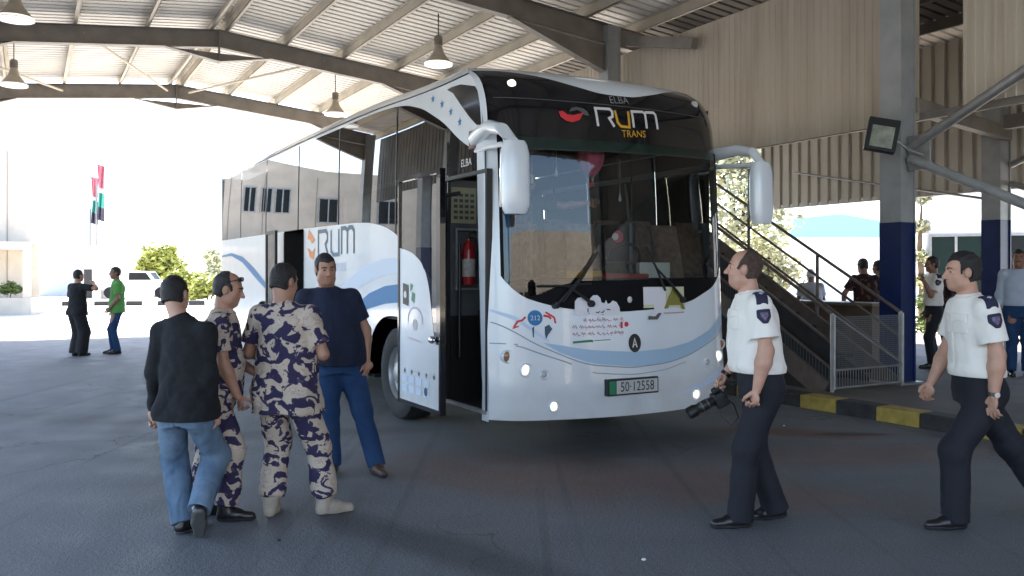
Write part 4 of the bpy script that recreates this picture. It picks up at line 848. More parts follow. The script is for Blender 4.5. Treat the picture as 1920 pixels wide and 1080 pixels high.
# ---------------------------------------------------------------- people: distance-field bodies meshed as one skin each
V3 = lambda *a: np.array(a, float)
def unit(a): a = np.asarray(a, float); return a/np.linalg.norm(a)
class SDF:
    def __init__(s): s.p = []
    def add(s, fn, lo, hi, k): s.p.append((fn, np.asarray(lo, float), np.asarray(hi, float), k)); return s
    def cap(s, a, b, ra, rb, k=.03, flat=False, sq=None):   # sq: (axis, factor) squashes the section along a direction
        a = np.asarray(a, float); b = np.asarray(b, float); ab = b-a; L2 = max(ab@ab, 1e-9); L = math.sqrt(L2); dn = ab/L; r = max(ra, rb)
        def fn(x, y, z):
            px, py, pz = x-a[0], y-a[1], z-a[2]
            h = (px*ab[0]+py*ab[1]+pz*ab[2])/L2; t = np.clip(h, 0, 1)
            qx, qy, qz = px-ab[0]*t, py-ab[1]*t, pz-ab[2]*t
            if sq is not None:
                ax, f = sq; m = (qx*ax[0]+qy*ax[1]+qz*ax[2])*(f-1); qx, qy, qz = qx+m*ax[0], qy+m*ax[1], qz+m*ax[2]
            d = np.sqrt(qx*qx+qy*qy+qz*qz)-(ra+(rb-ra)*t)
            if flat: d = np.maximum(d, (h-1)*L)
            return d
        return s.add(fn, np.minimum(a, b)-r, np.maximum(a, b)+r, k)
    def ell(s, c, r, k=.02, Rm=None, sub=False):
        c = np.asarray(c, float); r = np.asarray(r, float); m = max(r)
        def fn(x, y, z):
            p = [x-c[0], y-c[1], z-c[2]]
            if Rm is not None: p = [Rm[0][i]*p[0]+Rm[1][i]*p[1]+Rm[2][i]*p[2] for i in range(3)]
            k0 = np.sqrt((p[0]/r[0])**2+(p[1]/r[1])**2+(p[2]/r[2])**2)
            k1 = np.sqrt((p[0]/r[0]**2)**2+(p[1]/r[1]**2)**2+(p[2]/r[2]**2)**2)+1e-9
            return k0*(k0-1)/k1
        return s.add(fn, c-m, c+m, -k if sub else k)
    def tube(s, rings, k=.03, flat=True):        # rings: (centre, rx, ry, twist) along a leaning axis
        C = np.array([r[0] for r in rings], float); a = C[-1]-C[0]; L = np.linalg.norm(a); a = a/L
        h = (C-C[0])@a; n = 80; H = np.linspace(0, L, n)
        def smo(v): q = np.interp(H, h, v); q = np.convolve(np.pad(q, 5, mode='edge'), np.ones(11)/11, 'valid'); return q
        cx, cy, cz = (smo(C[:,i]) for i in range(3)); rx = smo([r[1] for r in rings]); ry = smo([r[2] for r in rings]); tw = smo([r[3] for r in rings])
        m = max(rx.max(), ry.max())
        def fn(x, y, z):
            hh = (x-C[0][0])*a[0]+(y-C[0][1])*a[1]+(z-C[0][2])*a[2]; t = np.clip(hh, 0, L)
            X, Y = x-np.interp(t, H, cx)-a[0]*(hh-t), y-np.interp(t, H, cy)-a[1]*(hh-t); T = np.interp(t, H, tw); c_, s_ = np.cos(T), np.sin(T)
            Z = z-np.interp(t, H, cz)-a[2]*(hh-t)
            u = X*c_+Y*s_; v = -X*s_+Y*c_; v = np.sign(v)*np.sqrt(v*v+Z*Z)
            A = np.interp(t, H, rx); B = np.interp(t, H, ry)
            q = np.sqrt((u/A)**2+(v/B)**2); g = np.sqrt((u/A**2)**2+(v/B**2)**2)+1e-6
            d = q*(q-1)/g; d = np.where(q < .3, -np.minimum(A, B)*.7, d)
            e = np.abs(hh-t)
            return np.where(e > 0, np.maximum(d, e), d)
        lo = C.min(0)-m; hi = C.max(0)+m; lo[2] = C[:,2].min()-.05; hi[2] = C[:,2].max()+.05
        return s.add(fn, lo, hi, k)
    def ev(s, x, y, z, ax):
        D = np.full((len(ax[0]), len(ax[1]), len(ax[2])), .25, np.float32)
        for fn, lo, hi, k in s.p:
            sl = []
            for i in range(3):
                i0 = np.searchsorted(ax[i], lo[i]-abs(k)-.03); i1 = np.searchsorted(ax[i], hi[i]+abs(k)+.03); sl.append(slice(i0, i1))
            if any(q.start >= q.stop for q in sl): continue
            d = fn(ax[0][sl[0]][:,None,None], ax[1][sl[1]][None,:,None], ax[2][sl[2]][None,None,:]).astype(np.float32)
            o = D[tuple(sl)]
            if k >= 0:
                h = np.maximum(k-np.abs(o-d), 0)/max(k, 1e-6); D[tuple(sl)] = np.minimum(o, d)-h*h*k*.25
            else:
                kk = -k; d = -d; h = np.maximum(kk-np.abs(o-d), 0)/kk; D[tuple(sl)] = np.maximum(o, d)+h*h*kk*.25
        return D
    def axes(s, vox, pad=.03):
        lo = np.min([p[1] for p in s.p if p[3] >= 0], 0)-pad; hi = np.max([p[2] for p in s.p if p[3] >= 0], 0)+pad
        return [np.arange(lo[i], hi[i]+vox, vox) for i in range(3)]
def surfnet(D, ax, vox):
    S = D < 0; nx, ny, nz = D.shape
    cnt = np.zeros((nx-1, ny-1, nz-1), np.int8)
    for i in (0,1):
        for j in (0,1):
            for k in (0,1): cnt += S[i:nx-1+i, j:ny-1+j, k:nz-1+k]
    act = (cnt > 0) & (cnt < 8); idx = np.argwhere(act)
    if len(idx) == 0: return np.zeros((0,3)), np.zeros((0,4), int)
    ids = np.full(act.shape, -1, np.int64); ids[act] = np.arange(len(idx))
    P = np.zeros((len(idx), 3)); N = np.zeros(len(idx)); cor = [(i,j,k) for i in (0,1) for j in (0,1) for k in (0,1)]
    val = {c: D[idx[:,0]+c[0], idx[:,1]+c[1], idx[:,2]+c[2]] for c in cor}
    for c in cor:
        for d in range(3):
            if c[d] == 0:
                e = list(c); e[d] = 1; e = tuple(e); a, b = val[c], val[e]; m = (a < 0) != (b < 0)
                t = np.where(m, a/np.where(m, a-b, 1), 0); q = np.array(c, float)[None,:].repeat(len(idx), 0); q[:,d] += t
                P[m] += q[m]; N[m] += 1
    P = (P/N[:,None]+idx)*vox+np.array([ax[0][0], ax[1][0], ax[2][0]])
    Q = []
    def emit(m, f):
        e = np.argwhere(m)
        return e
    for d, (u, v) in enumerate(((1,2),(2,0),(0,1))):
        sl0 = [slice(None)]*3; sl1 = [slice(None)]*3; sl0[d] = slice(0, -1); sl1[d] = slice(1, None)
        for q in (u, v):
            for s_ in (sl0, sl1): s_[q] = slice(1, -1)
        A, B = S[tuple(sl0)], S[tuple(sl1)]; m = A != B; e = np.argwhere(m); inside = A[m]
        e[:,u] += 1; e[:,v] += 1
        def at(du, dv): r = e.copy(); r[:,u] -= du; r[:,v] -= dv; return ids[r[:,0], r[:,1], r[:,2]]
        q4 = np.stack([at(0,0), at(1,0), at(1,1), at(0,1)], 1); q4[~inside] = q4[~inside][:,::-1]; Q.append(q4)
    return P, np.concatenate(Q)
def skin_obj(name, P, Q, m, parent):
    me = bpy.data.meshes.new(name); nv, nf = len(P), len(Q)
    me.vertices.add(nv); me.vertices.foreach_set('co', np.ascontiguousarray(P, np.float32).ravel())
    me.loops.add(nf*4); me.loops.foreach_set('vertex_index', np.ascontiguousarray(Q, np.int32).ravel())
    me.polygons.add(nf); me.polygons.foreach_set('loop_start', np.arange(0, nf*4, 4, dtype=np.int32))
    me.polygons.foreach_set('use_smooth', np.ones(nf, bool)); me.update(calc_edges=True); me.validate()
    me.materials.append(m); o = bpy.data.objects.new(name, me); col.objects.link(o); o.parent = parent; return o
def folds(x, y, z, seed, amp, sc=(1,1,1)):
    g = np.random.RandomState(seed); d = 0
    for i in range(7):
        w_ = g.normal(0, 1, 3)*np.array(sc)*(14+9*i*.5); ph = g.uniform(0, 6.28)
        wob = np.sin(x*w_[1]*.5+z*9+ph)*.8
        d = d+(.64-np.abs(np.sin((x*w_[0]+y*w_[1]+z*w_[2])*.55+ph+wob)))*1.5/(1+.35*i)
    return d*amp

M['skin'] = mat('tan skin', (.38,.2,.13), .5, var=.12, scale=14, bump=.05, bscale=120)
M['skin2'] = mat('fair skin', (.48,.27,.19), .5, var=.12, scale=14, bump=.05, bscale=120)
M['skin3'] = mat('dark tan skin', (.25,.125,.08), .5, var=.12, scale=14)
M['hair'] = mat('black hair', (.012,.01,.009), .55, var=.4, scale=60, bump=.5, bscale=150)
M['hairb'] = mat('short brown hair', (.06,.035,.025), .7, var=.4, scale=60, bump=.5, bscale=150)
M['eye'] = mat('dark eyes', (.02,.015,.012), .2); 

def person(name_label, loc, face, pose, outfit, H=1.75, vox=.006, group=None, seed=1, z0=0.):
    """local frame: x right, y forward, z up, 1.75 m tall before scaling; pose holds joints in that frame"""
    k_ = H/1.75; t = thing('person', name_label, 'person', (loc[0], loc[1], z0), R(face-90), group); t.scale = (k_,)*3
    po = dict(pelvis=(0,0,.93), chest=(0,.0,1.33), neck=(0,-.01,1.475), twist=0, headyaw=0, headpitch=0, headroll=0, head=None); po.update(pose); of = outfit
    fat = of.get('fat', 1.); bel = of.get('belly', 0.)
    pel = V3(*po['pelvis']); che = V3(*po['chest']); nec = V3(*po['neck']); tw = R(po['twist'])
    hed = V3(*po['head']) if po['head'] is not None else nec+V3(0,.035,.155)
    rt = V3(math.cos(tw), math.sin(tw), 0); fw = V3(-math.sin(tw), math.cos(tw), 0); ptw = R(po.get('ptwist', 0)); prt = V3(math.cos(ptw), math.sin(ptw), 0)
    up = unit(nec-che); sh = {'L': che+up*.075-rt*.17*fat**.4-fw*.01, 'R': che+up*.075+rt*.17*fat**.4-fw*.01}
    for s in 'LR': sh[s] = sh[s]+V3(*po.get('sh'+s, (0,0,0)))
    hip = {'L': pel-prt*.088+V3(0,0,-.02), 'R': pel+prt*.088+V3(0,0,-.02)}
    arms = {}; legs = {}
    for s in 'LR':
        a = po['arm'+s]; ua = unit(a[0]); fa = unit(a[1]); el = sh[s]+ua*.285; wr = el+fa*.25; arms[s] = (sh[s], el, wr, fa, a[2] if len(a) > 2 else {})
        g = po['leg'+s]; ank = V3(*g['ankle']); d = ank-hip[s]; L = np.linalg.norm(d); l1, l2 = .43, .41
        if L > .838: hp = hip[s]; ank_d = d/L; l1, l2 = L*.512, L*.488
        kh = V3(*g.get('knee', (0,1,0))); kh = kh-(kh@d)*d/L**2; kh = unit(kh)
        a_ = (l1*l1-l2*l2+L*L)/(2*L); hh = math.sqrt(max(0, l1*l1-a_*a_)); kn = hip[s]+d/L*a_+kh*hh
        legs[s] = (hip[s], kn, ank, g)
    mid = pel*.45+che*.55
    def torso(S, ex, z_lo=None, k=.05):
        R_ = [(pel+V3(0,0,-.1), .15*fat, .11*fat, ptw), (pel, .165*fat, .122*fat, ptw), (pel*.72+che*.28+V3(0,bel*.35,0), .156*fat, .12*fat+bel*.4, (ptw*.7+tw*.3)), (mid+V3(0,bel*.4,0), .157*fat, .115*fat+bel*.5, (ptw+tw)/2),
              (che, .17*fat**.6, .12*fat**.7, tw), (che+up*.06, .16*fat**.5, .108*fat**.5, tw), (che+up*.105, .11, .082, tw), (nec, .06, .062, tw)]
        S.tube([(c, a+ex, b+ex, w_) for c, a, b, w_ in R_], k, flat=True); return S
    # ---- the body: one skin
    B = SDF(); torso(B, -.012)
    for s in 'LR':
        a, e, w_, fa, ar = arms[s]; sg = -1 if s == 'L' else 1
        B.cap(che+up*.105, a, .045, .048, .05); B.cap(a, e, .05*fat**.4, .04*fat**.3, .04); aw = of.get('arm', 1.)*(.8 if of.get('sleeve') == 'long' else 1); B.cap(e, e*.7+w_*.3, .041*aw, .041*aw, .02); B.cap(e*.7+w_*.3, w_, .041*aw, .027, .02)
        h, kn, an, g = legs[s]
        B.cap(h, kn, .082*fat, .05, .04); B.cap(kn, an, .048, .036, .03); B.cap(an, an+V3(0,0,-.02), .036, .036, .02)
        # hand
        d = unit(ar.get('hd', fa)); n_ = np.asarray(ar.get('pn', -rt*sg), float); n_ = unit(n_-(n_@d)*d); th = np.cross(d, n_)*ar.get('ts', 1); cu = ar.get('curl', .5)
        if th@V3(*(ar.get('thumb', (0,1,0)))) < 0: th = -th
        Rm = np.stack([th, d, n_]); pc = w_+d*.048
        B.ell(pc, (.04,.052,.017), .015, Rm=Rm.T.T)
        for i, (o_, l_) in enumerate(((.031,.068),(.0105,.078),(-.0105,.073),(-.031,.057))):
            b0 = w_+d*(.088-abs(o_-.005)*.2)+th*o_; c1 = cu*(1+.12*i)*.8; d1 = d*math.cos(c1)+n_*math.sin(c1)+th*o_*1.6; d2 = d*math.cos(c1*2.3)+n_*math.sin(c1*2.3)+th*o_*1.2
            m_ = b0+unit(d1)*l_*.5; B.cap(b0, m_, .0092, .0086, .006); B.cap(m_, m_+unit(d2)*l_*.5, .0086, .007, .004)
        tb = w_+d*.025+th*.028; t1 = tb+unit(d*.75+th*.6+n_*.25)*.045; B.cap(tb, t1, .014, .0105, .012); B.cap(t1, t1+unit(d*.9+th*.15+n_*(.2+.5*cu))*.034, .0105, .008, .005)
    # head
    ya, pi_, ro = R(po['headyaw']), R(po['headpitch']), R(po['headroll'])
    HM = np.array((Matrix.Rotation(ya, 3, 'Z') @ Matrix.Rotation(pi_, 3, 'X') @ Matrix.Rotation(ro, 3, 'Y')))
    hp = lambda x, y, z: hed+HM@V3(x, y, z)
    B.cap(nec-up*.05, hp(0,-.022,-.055), .062*fat**.3, .056*fat**.3, .03)
    B.ell(hp(0,-.012,.035), (.074,.096,.088), .02, HM); B.ell(hp(0,.024,-.04), (.058*fat**.25,.068,.075), .03, HM); B.ell(hp(0,.062,-.092), (.026*fat**.5,.024,.02), .03, HM)
    for s in (-1, 1):
        B.ell(hp(s*.042,.045,-.03), (.024,.03,.03), .025, HM); B.cap(hp(s*.012,.083,.031), hp(s*.046,.068,.03), .011, .010, .015)
        B.ell(hp(s*.033,.092,.006), (.017,.016,.012), .012, HM, sub=True); B.ell(hp(s*.032,.07,.005), (.014,.013,.012), .004, HM)
        B.ell(hp(s*.077,-.006,-.004), (.011,.022,.033), .006, HM); B.ell(hp(s*.045,.02,-.075), (.022*fat,.035,.022), .03, HM)
    B.cap(hp(0,.086,.016), hp(0,.113,-.027), .009, .0125, .012)
    for s in (-1, 1): B.ell(hp(s*.012,.098,-.031), (.009,.011,.008), .008, HM)
    B.cap(hp(-.02,.083,-.056), hp(.02,.083,-.056), .008, .008, .008); B.cap(hp(-.017,.08,-.067), hp(.017,.08,-.067), .009, .009, .006)
    B.cap(hp(-.024,.094,-.0615), hp(.024,.094,-.0615), .0035, .0035, -.004)
    if fat > 1.05: B.cap(hp(-.03,.035,-.105), hp(.03,.035,-.105), .025, .025, .03)
    ax = B.axes(vox); P, Q = surfnet(B.ev(None, None, None, ax), ax, vox); body = skin_obj('body', P, Q, of.get('skin', M['skin']), t)
    # ---- hair
    if of.get('hair') != 'none':
        G = SDF(); G.ell(hp(0,-.014,.037), (.081,.103,.096), .02, HM); G.ell(hp(0,-.045,-.03), (.07,.06,.075), .03, HM)
        for s in (-1, 1): G.cap(hp(s*.068,.022,.03), hp(s*.069,.018,-.012), .012, .009, .015)
        ax = G.axes(.005); D = G.ev(None, None, None, ax); X, Y, Z = np.meshgrid(*ax, indexing='ij'); HI = HM.T
        p = [HI[i][0]*(X-hed[0])+HI[i][1]*(Y-hed[1])+HI[i][2]*(Z-hed[2]) for i in range(3)]
        nz = folds(X, Y, Z, 5, .0016, (3,3,3)); ln = of.get('hairline', .058)
        front = p[2]-(ln+.0*p[1])-.5*np.abs(p[0])*(1 if ln < .07 else 0)+.55*np.maximum(0, .07-p[1])*1.0
        reg = np.minimum(p[2]+.055+.25*(p[1]+.07), np.where(p[1] > -.01, front, 1)); reg = np.where((p[1] > -.01), np.minimum(reg, front), reg)
        side = ((np.abs(p[0]) > .05) & (p[1] > -.01) & (p[1] < .036) & (p[2] > -.012)); reg = np.where(side, np.maximum(reg, .01), reg)
        ear = ((p[1]+.004)/.03)**2+((p[2]+.006)/.034)**2 < 1; reg = np.where(ear & (np.abs(p[0]) > .055), -.01, reg)
        if ln > .09: reg = np.minimum(np.minimum(p[2]+.055+.25*(p[1]+.07), np.where(ear & (np.abs(p[0]) > .055), -.01, 1)), np.minimum(-(p[1]-.035+(p[2]-.02)*.55), np.where(p[1] > -.012, p[2]+.01, 1)))
        reg = reg+folds(X, Y, Z, 9, .003, (4,4,4)); D = np.maximum(D+nz-.004*(of.get('hairvol', 0)), -reg*.7); P, Q = surfnet(D, ax, .005)
        if len(P): skin_obj('hair', P, Q, of.get('hairmat', M['hair']), t)
    for s in (-1, 1):
        MB().ell(hp(s*.032,.0805,.006), (.0085,.0045,.0055), 10, 6).build('eye', M['eye'], t, smooth=True)
        MB().tube([hp(s*.014,.0935,.026), hp(s*.03,.0905,.033), hp(s*.05,.0755,.028)], [.0035,.0045,.003], 6).build('eyebrow', of.get('browmat', M['hair']), t, smooth=True)
    if of.get('moustache'): MB().tube([hp(-.026,.083,-.05), hp(0,.098,-.043), hp(.026,.083,-.05)], [.004,.0075,.004], 8).build('moustache', of.get('hairmat', M['hair']), t, smooth=True)
    if of.get('sunglasses'):
        g = MB()
        for s in (-1, 1): g.ell(hp(s*.036,.068,.092), (.028,.014,.018), 12, 6); g.tube([hp(s*.062,.06,.09), hp(s*.08,-.01,.05)], .003, 6)
        g.tube([hp(-.02,.075,.1), hp(.02,.075,.1)], .003, 6).build('sunglasses', M['blackgloss'], t, smooth=True)
    # ---- trousers / robe
    T = SDF(); lw, kw, hw = of.get('legw', (.1,.074,.068)); hz = of.get('hem', .04)
    wz = of.get('waist', .1)
    T.tube([(pel+V3(0,0,-.12), .15*fat, .115*fat, ptw), (pel+V3(0,0,-.03), .173*fat, .12*fat, ptw), (pel+V3(0,0,.06), .168*fat, .119*fat+bel*.25, ptw), (pel+V3(0,bel*.25-.005,wz), .16*fat, .112*fat+bel*.3, ptw)], .06)
    for s in 'LR':
        h, kn, an, g = legs[s]; dn = unit(an-kn); end = an+dn*(.0-.0)+V3(0,0,-hz*0)-dn*of.get('cut', -.015)
        T.cap(h+V3(0,-.028,-.03), kn, lw*fat*.95, kw, .045); T.cap(kn, end, kw, hw, .035, flat=True)
        if of.get('breeches'): T.cap(kn*.35+end*.65, kn*.12+end*.88, hw*1.12, hw*1.05, .03)
    ax = T.axes(vox); D = T.ev(None, None, None, ax); X, Y, Z = ax[0][:,None,None], ax[1][None,:,None], ax[2][None,None,:]
    fz = np.clip(1.25-np.abs(Z-(pel[2]-.44))/.3, .35, 1)+np.clip(1-(Z-.05)/.22, 0, 1)*.9
    D = D+folds(X, Y, Z, seed*7+1, .0034*of.get('fold', 1.), (.6,.6,.75))*fz
    P, Q = surfnet(D, ax, vox); tr = skin_obj('trousers', P, Q, of['trousers'], t)
    # ---- shirt
    S = SDF(); ex = of.get('loose', .018); torso(S, ex); sl = of.get('sleeve', 'short')
    for s in 'LR':
        a, e, w_, fa, ar = arms[s]
        S.cap(nec-up*.045, a, .05, .063, .05); 
        if sl == 'short': S.cap(a, a*.28+e*.72, .066*fat**.4, of.get('slv', .064)*fat**.3+ex*.3, .04, flat=True)
        else: S.cap(a, e, .066*fat**.4, .058, .04); S.cap(e, w_, .057, .044, .03, flat=True)
    S.cap(nec-up*.045, nec+up*of.get('collar', .012)+V3(0,-.008,0), .078*fat**.2, .068*fat**.2, .02, flat=True)
    if of.get('untuck'):
        z_ = of['untuck']; S.tube([(pel+V3(0,-.005,z_), .195*fat, .158*fat+bel*.3, ptw), (pel+V3(0,bel*.3,.1), .182*fat, .145*fat+bel*.4, ptw), (mid+V3(0,bel*.4,0), .17*fat, .128*fat+bel*.5, tw)], .04)
        for s in 'LR': h, kn, an, g = legs[s]; S.cap(h+V3(0,-.028,-.03), h*.65+kn*.35, lw*fat+.022, lw*fat+.012, .05)
    ax = S.axes(vox); D0 = S.ev(None, None, None, ax); X, Y, Z = ax[0][:,None,None], ax[1][None,:,None], ax[2][None,None,:]
    D = D0+folds(X, Y, Z, seed*7+3, .0034*of.get('fold', 1.), (.85,.85,.85))*np.clip(1.5-(Z-che[2]+.35)/.45, .4, 1.25)
    if not of.get('untuck'):
        blz = pel[2]+wz-.055; D = np.maximum(D, blz-Z); D = D-.009*np.exp(-((Z-blz-.035)/.03)**2)
    elif of['untuck'] > -.4: D = np.maximum(D, pel[2]+of['untuck']-Z)
    P, Q = surfnet(D, ax, vox); shirt = skin_obj('shirt', P, Q, of['shirt'], t)
    def plug(name, m, base, region, lo, hi, off, parent, v=.004):
        axs = [np.arange(lo[i], hi[i], v) for i in range(3)]; d = base.ev(None, None, None, axs)-off
        A = np.meshgrid(*axs, indexing='ij'); d = np.maximum(d, region(*A)); P, Q = surfnet(d, axs, v)
        if len(P): return skin_obj(name, P, Q, m, parent)
    if of.get('belt'):
        z_ = pel[2]+wz-.02; plug('belt', of['belt'], T, lambda x, y, z: np.abs(z-z_)-.019, pel+V3(-.3,-.3,-.0), pel+V3(.3,.35,.2), .008, t)
    if of.get('badges'):
        for s in of['badges']:
            a, e, w_, fa, ar = arms[s]; sg = -1 if s == 'L' else 1; o_ = rt*sg; ua = unit(e-a); f2 = unit(np.cross(ua, o_))
            c = a+ua*.07
            def shield(x, y, z, c=c, f2=f2, ua=ua, o_=o_, g=0.):
                u = (x-c[0])*f2[0]+(y-c[1])*f2[1]+(z-c[2])*f2[2]; v = -((x-c[0])*ua[0]+(y-c[1])*ua[1]+(z-c[2])*ua[2]); q = (x-c[0])*o_[0]+(y-c[1])*o_[1]+(z-c[2])*o_[2]
                d = np.maximum(np.maximum(np.abs(u)-.042, v-.038), np.sqrt(u*u+(v-.0)**2)*1.0-.052); d = np.maximum(d, np.abs(u)*.8-v*.55-.04)
                return np.maximum(d+g, -q+.0)
            pt = plug('arm_badge', M['badge'], S, shield, c-.12, c+.12, .006, t, .0035)
            plug('badge_print', M['badge2'], S, lambda x, y, z: shield(x, y, z, g=.018), c-.1, c+.1, .0085, pt, .0035)
            c2 = a+o_*.012+up*.01; dirs = unit(a-(che+up*.105))
            def epa(x, y, z, c2=c2, dirs=dirs):
                u = (x-c2[0])*dirs[0]+(y-c2[1])*dirs[1]+(z-c2[2])*dirs[2]; v = (x-c2[0])*fw[0]+(y-c2[1])*fw[1]+(z-c2[2])*fw[2]
                return np.maximum(np.maximum(np.abs(u)-.06, np.abs(v)-.036), -(z-c2[2])-.005)
            pe = plug('epaulette', M['badge'], S, epa, c2-.13, c2+.13, .008, t, .004)
            def star(x, y, z, c2=c2, dirs=dirs):
                u = (x-c2[0])*dirs[0]+(y-c2[1])*dirs[1]+(z-c2[2])*dirs[2]; v = (x-c2[0])*fw[0]+(y-c2[1])*fw[1]+(z-c2[2])*fw[2]
                return np.maximum(np.minimum(np.abs(u-.01)*1+np.abs(v)-.018, np.maximum(np.abs(u-.01)-.03, np.abs(v)-.03)*0+1), -(z-c2[2]))
            plug('epaulette_star', M['badge3'], S, star, c2-.1, c2+.1, .0105, pe, .0035)
    if of.get('pocket'):
        for s in 'LR':
            sg = -1 if s == 'L' else 1; c = che+up*-.02+rt*sg*.075+fw*.1
            def pk_(x, y, z, c=c):
                u = (x-c[0])*rt[0]+(y-c[1])*rt[1]; v = z-c[2]; q = (x-c[0])*fw[0]+(y-c[1])*fw[1]
                return np.maximum(np.maximum(np.abs(u)-.055, np.abs(v)-.062), -q-.06)
            pk0 = plug('chest_pocket', of['shirt'], S, pk_, c-.14, c+.14, .004, t, .0045)
            plug('pocket_flap', of['shirt'], S, lambda x, y, z: np.maximum(pk_(x, y, z), (c[2]+.018+.25*np.abs((x-c[0])*rt[0]+(y-c[1])*rt[1])*-1)-z), c-.14, c+.14, .0085, pk0, .0045)
    if of.get('backpocket'):
        for sg in (-1, 1):
            c = pel+prt*sg*.085+V3(0,-.1,-.1)
            def bp_(x, y, z, c=c):
                u = x-c[0]; v = z-c[2]; return np.maximum(np.maximum(np.maximum(np.abs(u)-.062, v-.06), -v-.085+np.abs(u)*.45), y-c[1]-.06)
            plug('back_pocket', of['trousers'], T, bp_, c-.14, c+.14, .005, tr, .0045)
    if of.get('placket'):
        def plk(x, y, z): u = (x-che[0])*rt[0]+(y-che[1])*rt[1]; q = (x-che[0])*fw[0]+(y-che[1])*fw[1]; return np.maximum(np.abs(u)-.016, -q+.02)
        plug('shirt_placket', of['shirt'], S, plk, pel+V3(-.2,-.1,.07), nec+V3(.2,.35,-.03), .003, t, .005)
    if of.get('watch'):
        s, m_ = of['watch']; a, e, w_, fa, ar = arms[s]; c = w_-fa*.012
        q = MB(); q.tube([c-fa*.012, c-fa*.012+fa*1e-4, c+fa*.012, c+fa*.0121], [.02,.034,.034,.02], 20, cap=False); st_ = q.build('watch_strap', m_, t, smooth=True)
        o_ = unit(rt*(-1 if s == 'L' else 1)-fa*((rt*(-1 if s == 'L' else 1))@fa)); MB().tube([c+o_*.026, c+o_*.04], .017, 18).build('watch_face', M['chrome'], t, smooth=True)
    # ---- shoes
    for s in 'LR':
        h, kn, an, g = legs[s]; yaw = R(g.get('yaw', 0)); pit = R(g.get('pitch', 0))
        FMx = np.array(Matrix.Rotation(yaw, 3, 'Z') @ Matrix.Rotation(-pit, 3, 'X'))
        fp_ = lambda x, y, z: an+FMx@V3(x, y, z)
        F_ = SDF(); sz = .075
        F_.cap(fp_(0,-.035,-.045), fp_(0,.06,-.045), .038, .042, .02); F_.cap(fp_(0,.06,-.05), fp_(.0,.165,-.057), .042, .033, .03)
        F_.cap(fp_(0,-.015,-.0), fp_(0,.07,-.035), .04, .036, .03); F_.cap(fp_(0,-.02,-.03), fp_(0,-.01,(.03 if not of.get('boot') else of['boot'])), .043, .044 if not of.get('boot') else .062, .02, flat=True)
        axs = F_.axes(.005); D = F_.ev(None, None, None, axs); X, Y, Z = np.meshgrid(*axs, indexing='ij')
        lz = FMx.T[2][0]*(X-an[0])+FMx.T[2][1]*(Y-an[1])+FMx.T[2][2]*(Z-an[2]); D = np.maximum(D, -(lz+.068)); P, Q = surfnet(D, axs, .005)
        sh_ = skin_obj('shoe', P, Q, of['shoes'], t)
        D = np.maximum(np.maximum(F_.ev(None, None, None, axs)-.004, lz+.06), -(lz+.082)); P, Q = surfnet(D, axs, .005)
        skin_obj('sole', P, Q, of.get('sole', M['rubber']), sh_)
    info = dict(root=t, arms=arms, k=k_, sh=sh, pel=pel)
    return info
M['badge'] = mat('navy cloth badge', (.02,.02,.05), .8, var=.2, scale=60); M['badge2'] = mat('purple badge print', (.13,.1,.17), .8, var=.6, scale=55); M['badge3'] = mat('silver badge star', (.4,.42,.5), .5)
# ---------------------------------------------------------------- the people, one by one
CAMO = ramp_mat('desert camouflage cloth', [(0,(.035,.028,.07)),(.46,(.075,.06,.1)),(.487,(.5,.41,.33)),(.62,(.4,.32,.26)),(.65,(.54,.45,.37))], 10.5, .9, 2.9, .7, .52, (1,1,1.3), True, .35, 45)
JEAN = ramp_mat('faded denim', [(.3,(.055,.095,.155)),(.72,(.2,.28,.37))], 3.2, .9, 4, .3, .6, (1.6,1.6,.9), False, .2, 220)
JEAN2 = ramp_mat('dark denim', [(.3,(.012,.035,.1)),(.75,(.03,.075,.17))], 3, .9, 4, .3, .6, (1,1,.8), False, .2, 220)
NAVYT = mat('navy uniform trousers', (.005,.006,.013), .8, var=.25, scale=6, bump=.12, bscale=90)
WHITES = mat('white uniform shirt', (.8,.765,.71), .85, var=.04, scale=5, bump=.12, bscale=70)
BLK = mat('black knit', (.008,.009,.011), .95, var=.3, scale=30, bump=.3, bscale=160)
NVP = mat('navy polo cloth', (.008,.013,.035), .9, var=.3, scale=12, bump=.2, bscale=140)
TANB = mat('tan suede boots', (.36,.31,.25), .9, var=.15, scale=14, bump=.25, bscale=60)
BLS = mat('black leather', (.01,.01,.011), .3, bump=.1, bscale=50)
BRS = mat('brown leather sandals', (.07,.035,.025), .5, var=.2, scale=12)
GRN = mat('green t shirt', (.1,.3,.07), .9, var=.12, scale=8)
LBL = mat('light blue shirt', (.42,.48,.6), .85, var=.06, scale=9)
PLD = ramp_mat('dark checked shirt', [(.3,(.03,.015,.015)),(.6,(.12,.06,.05))], 14, .9, 2, 0, .5, (1,1,1), True)
GRT = mat('grey trousers', (.07,.07,.075), .9, var=.15)
DN = (0,0,-1)
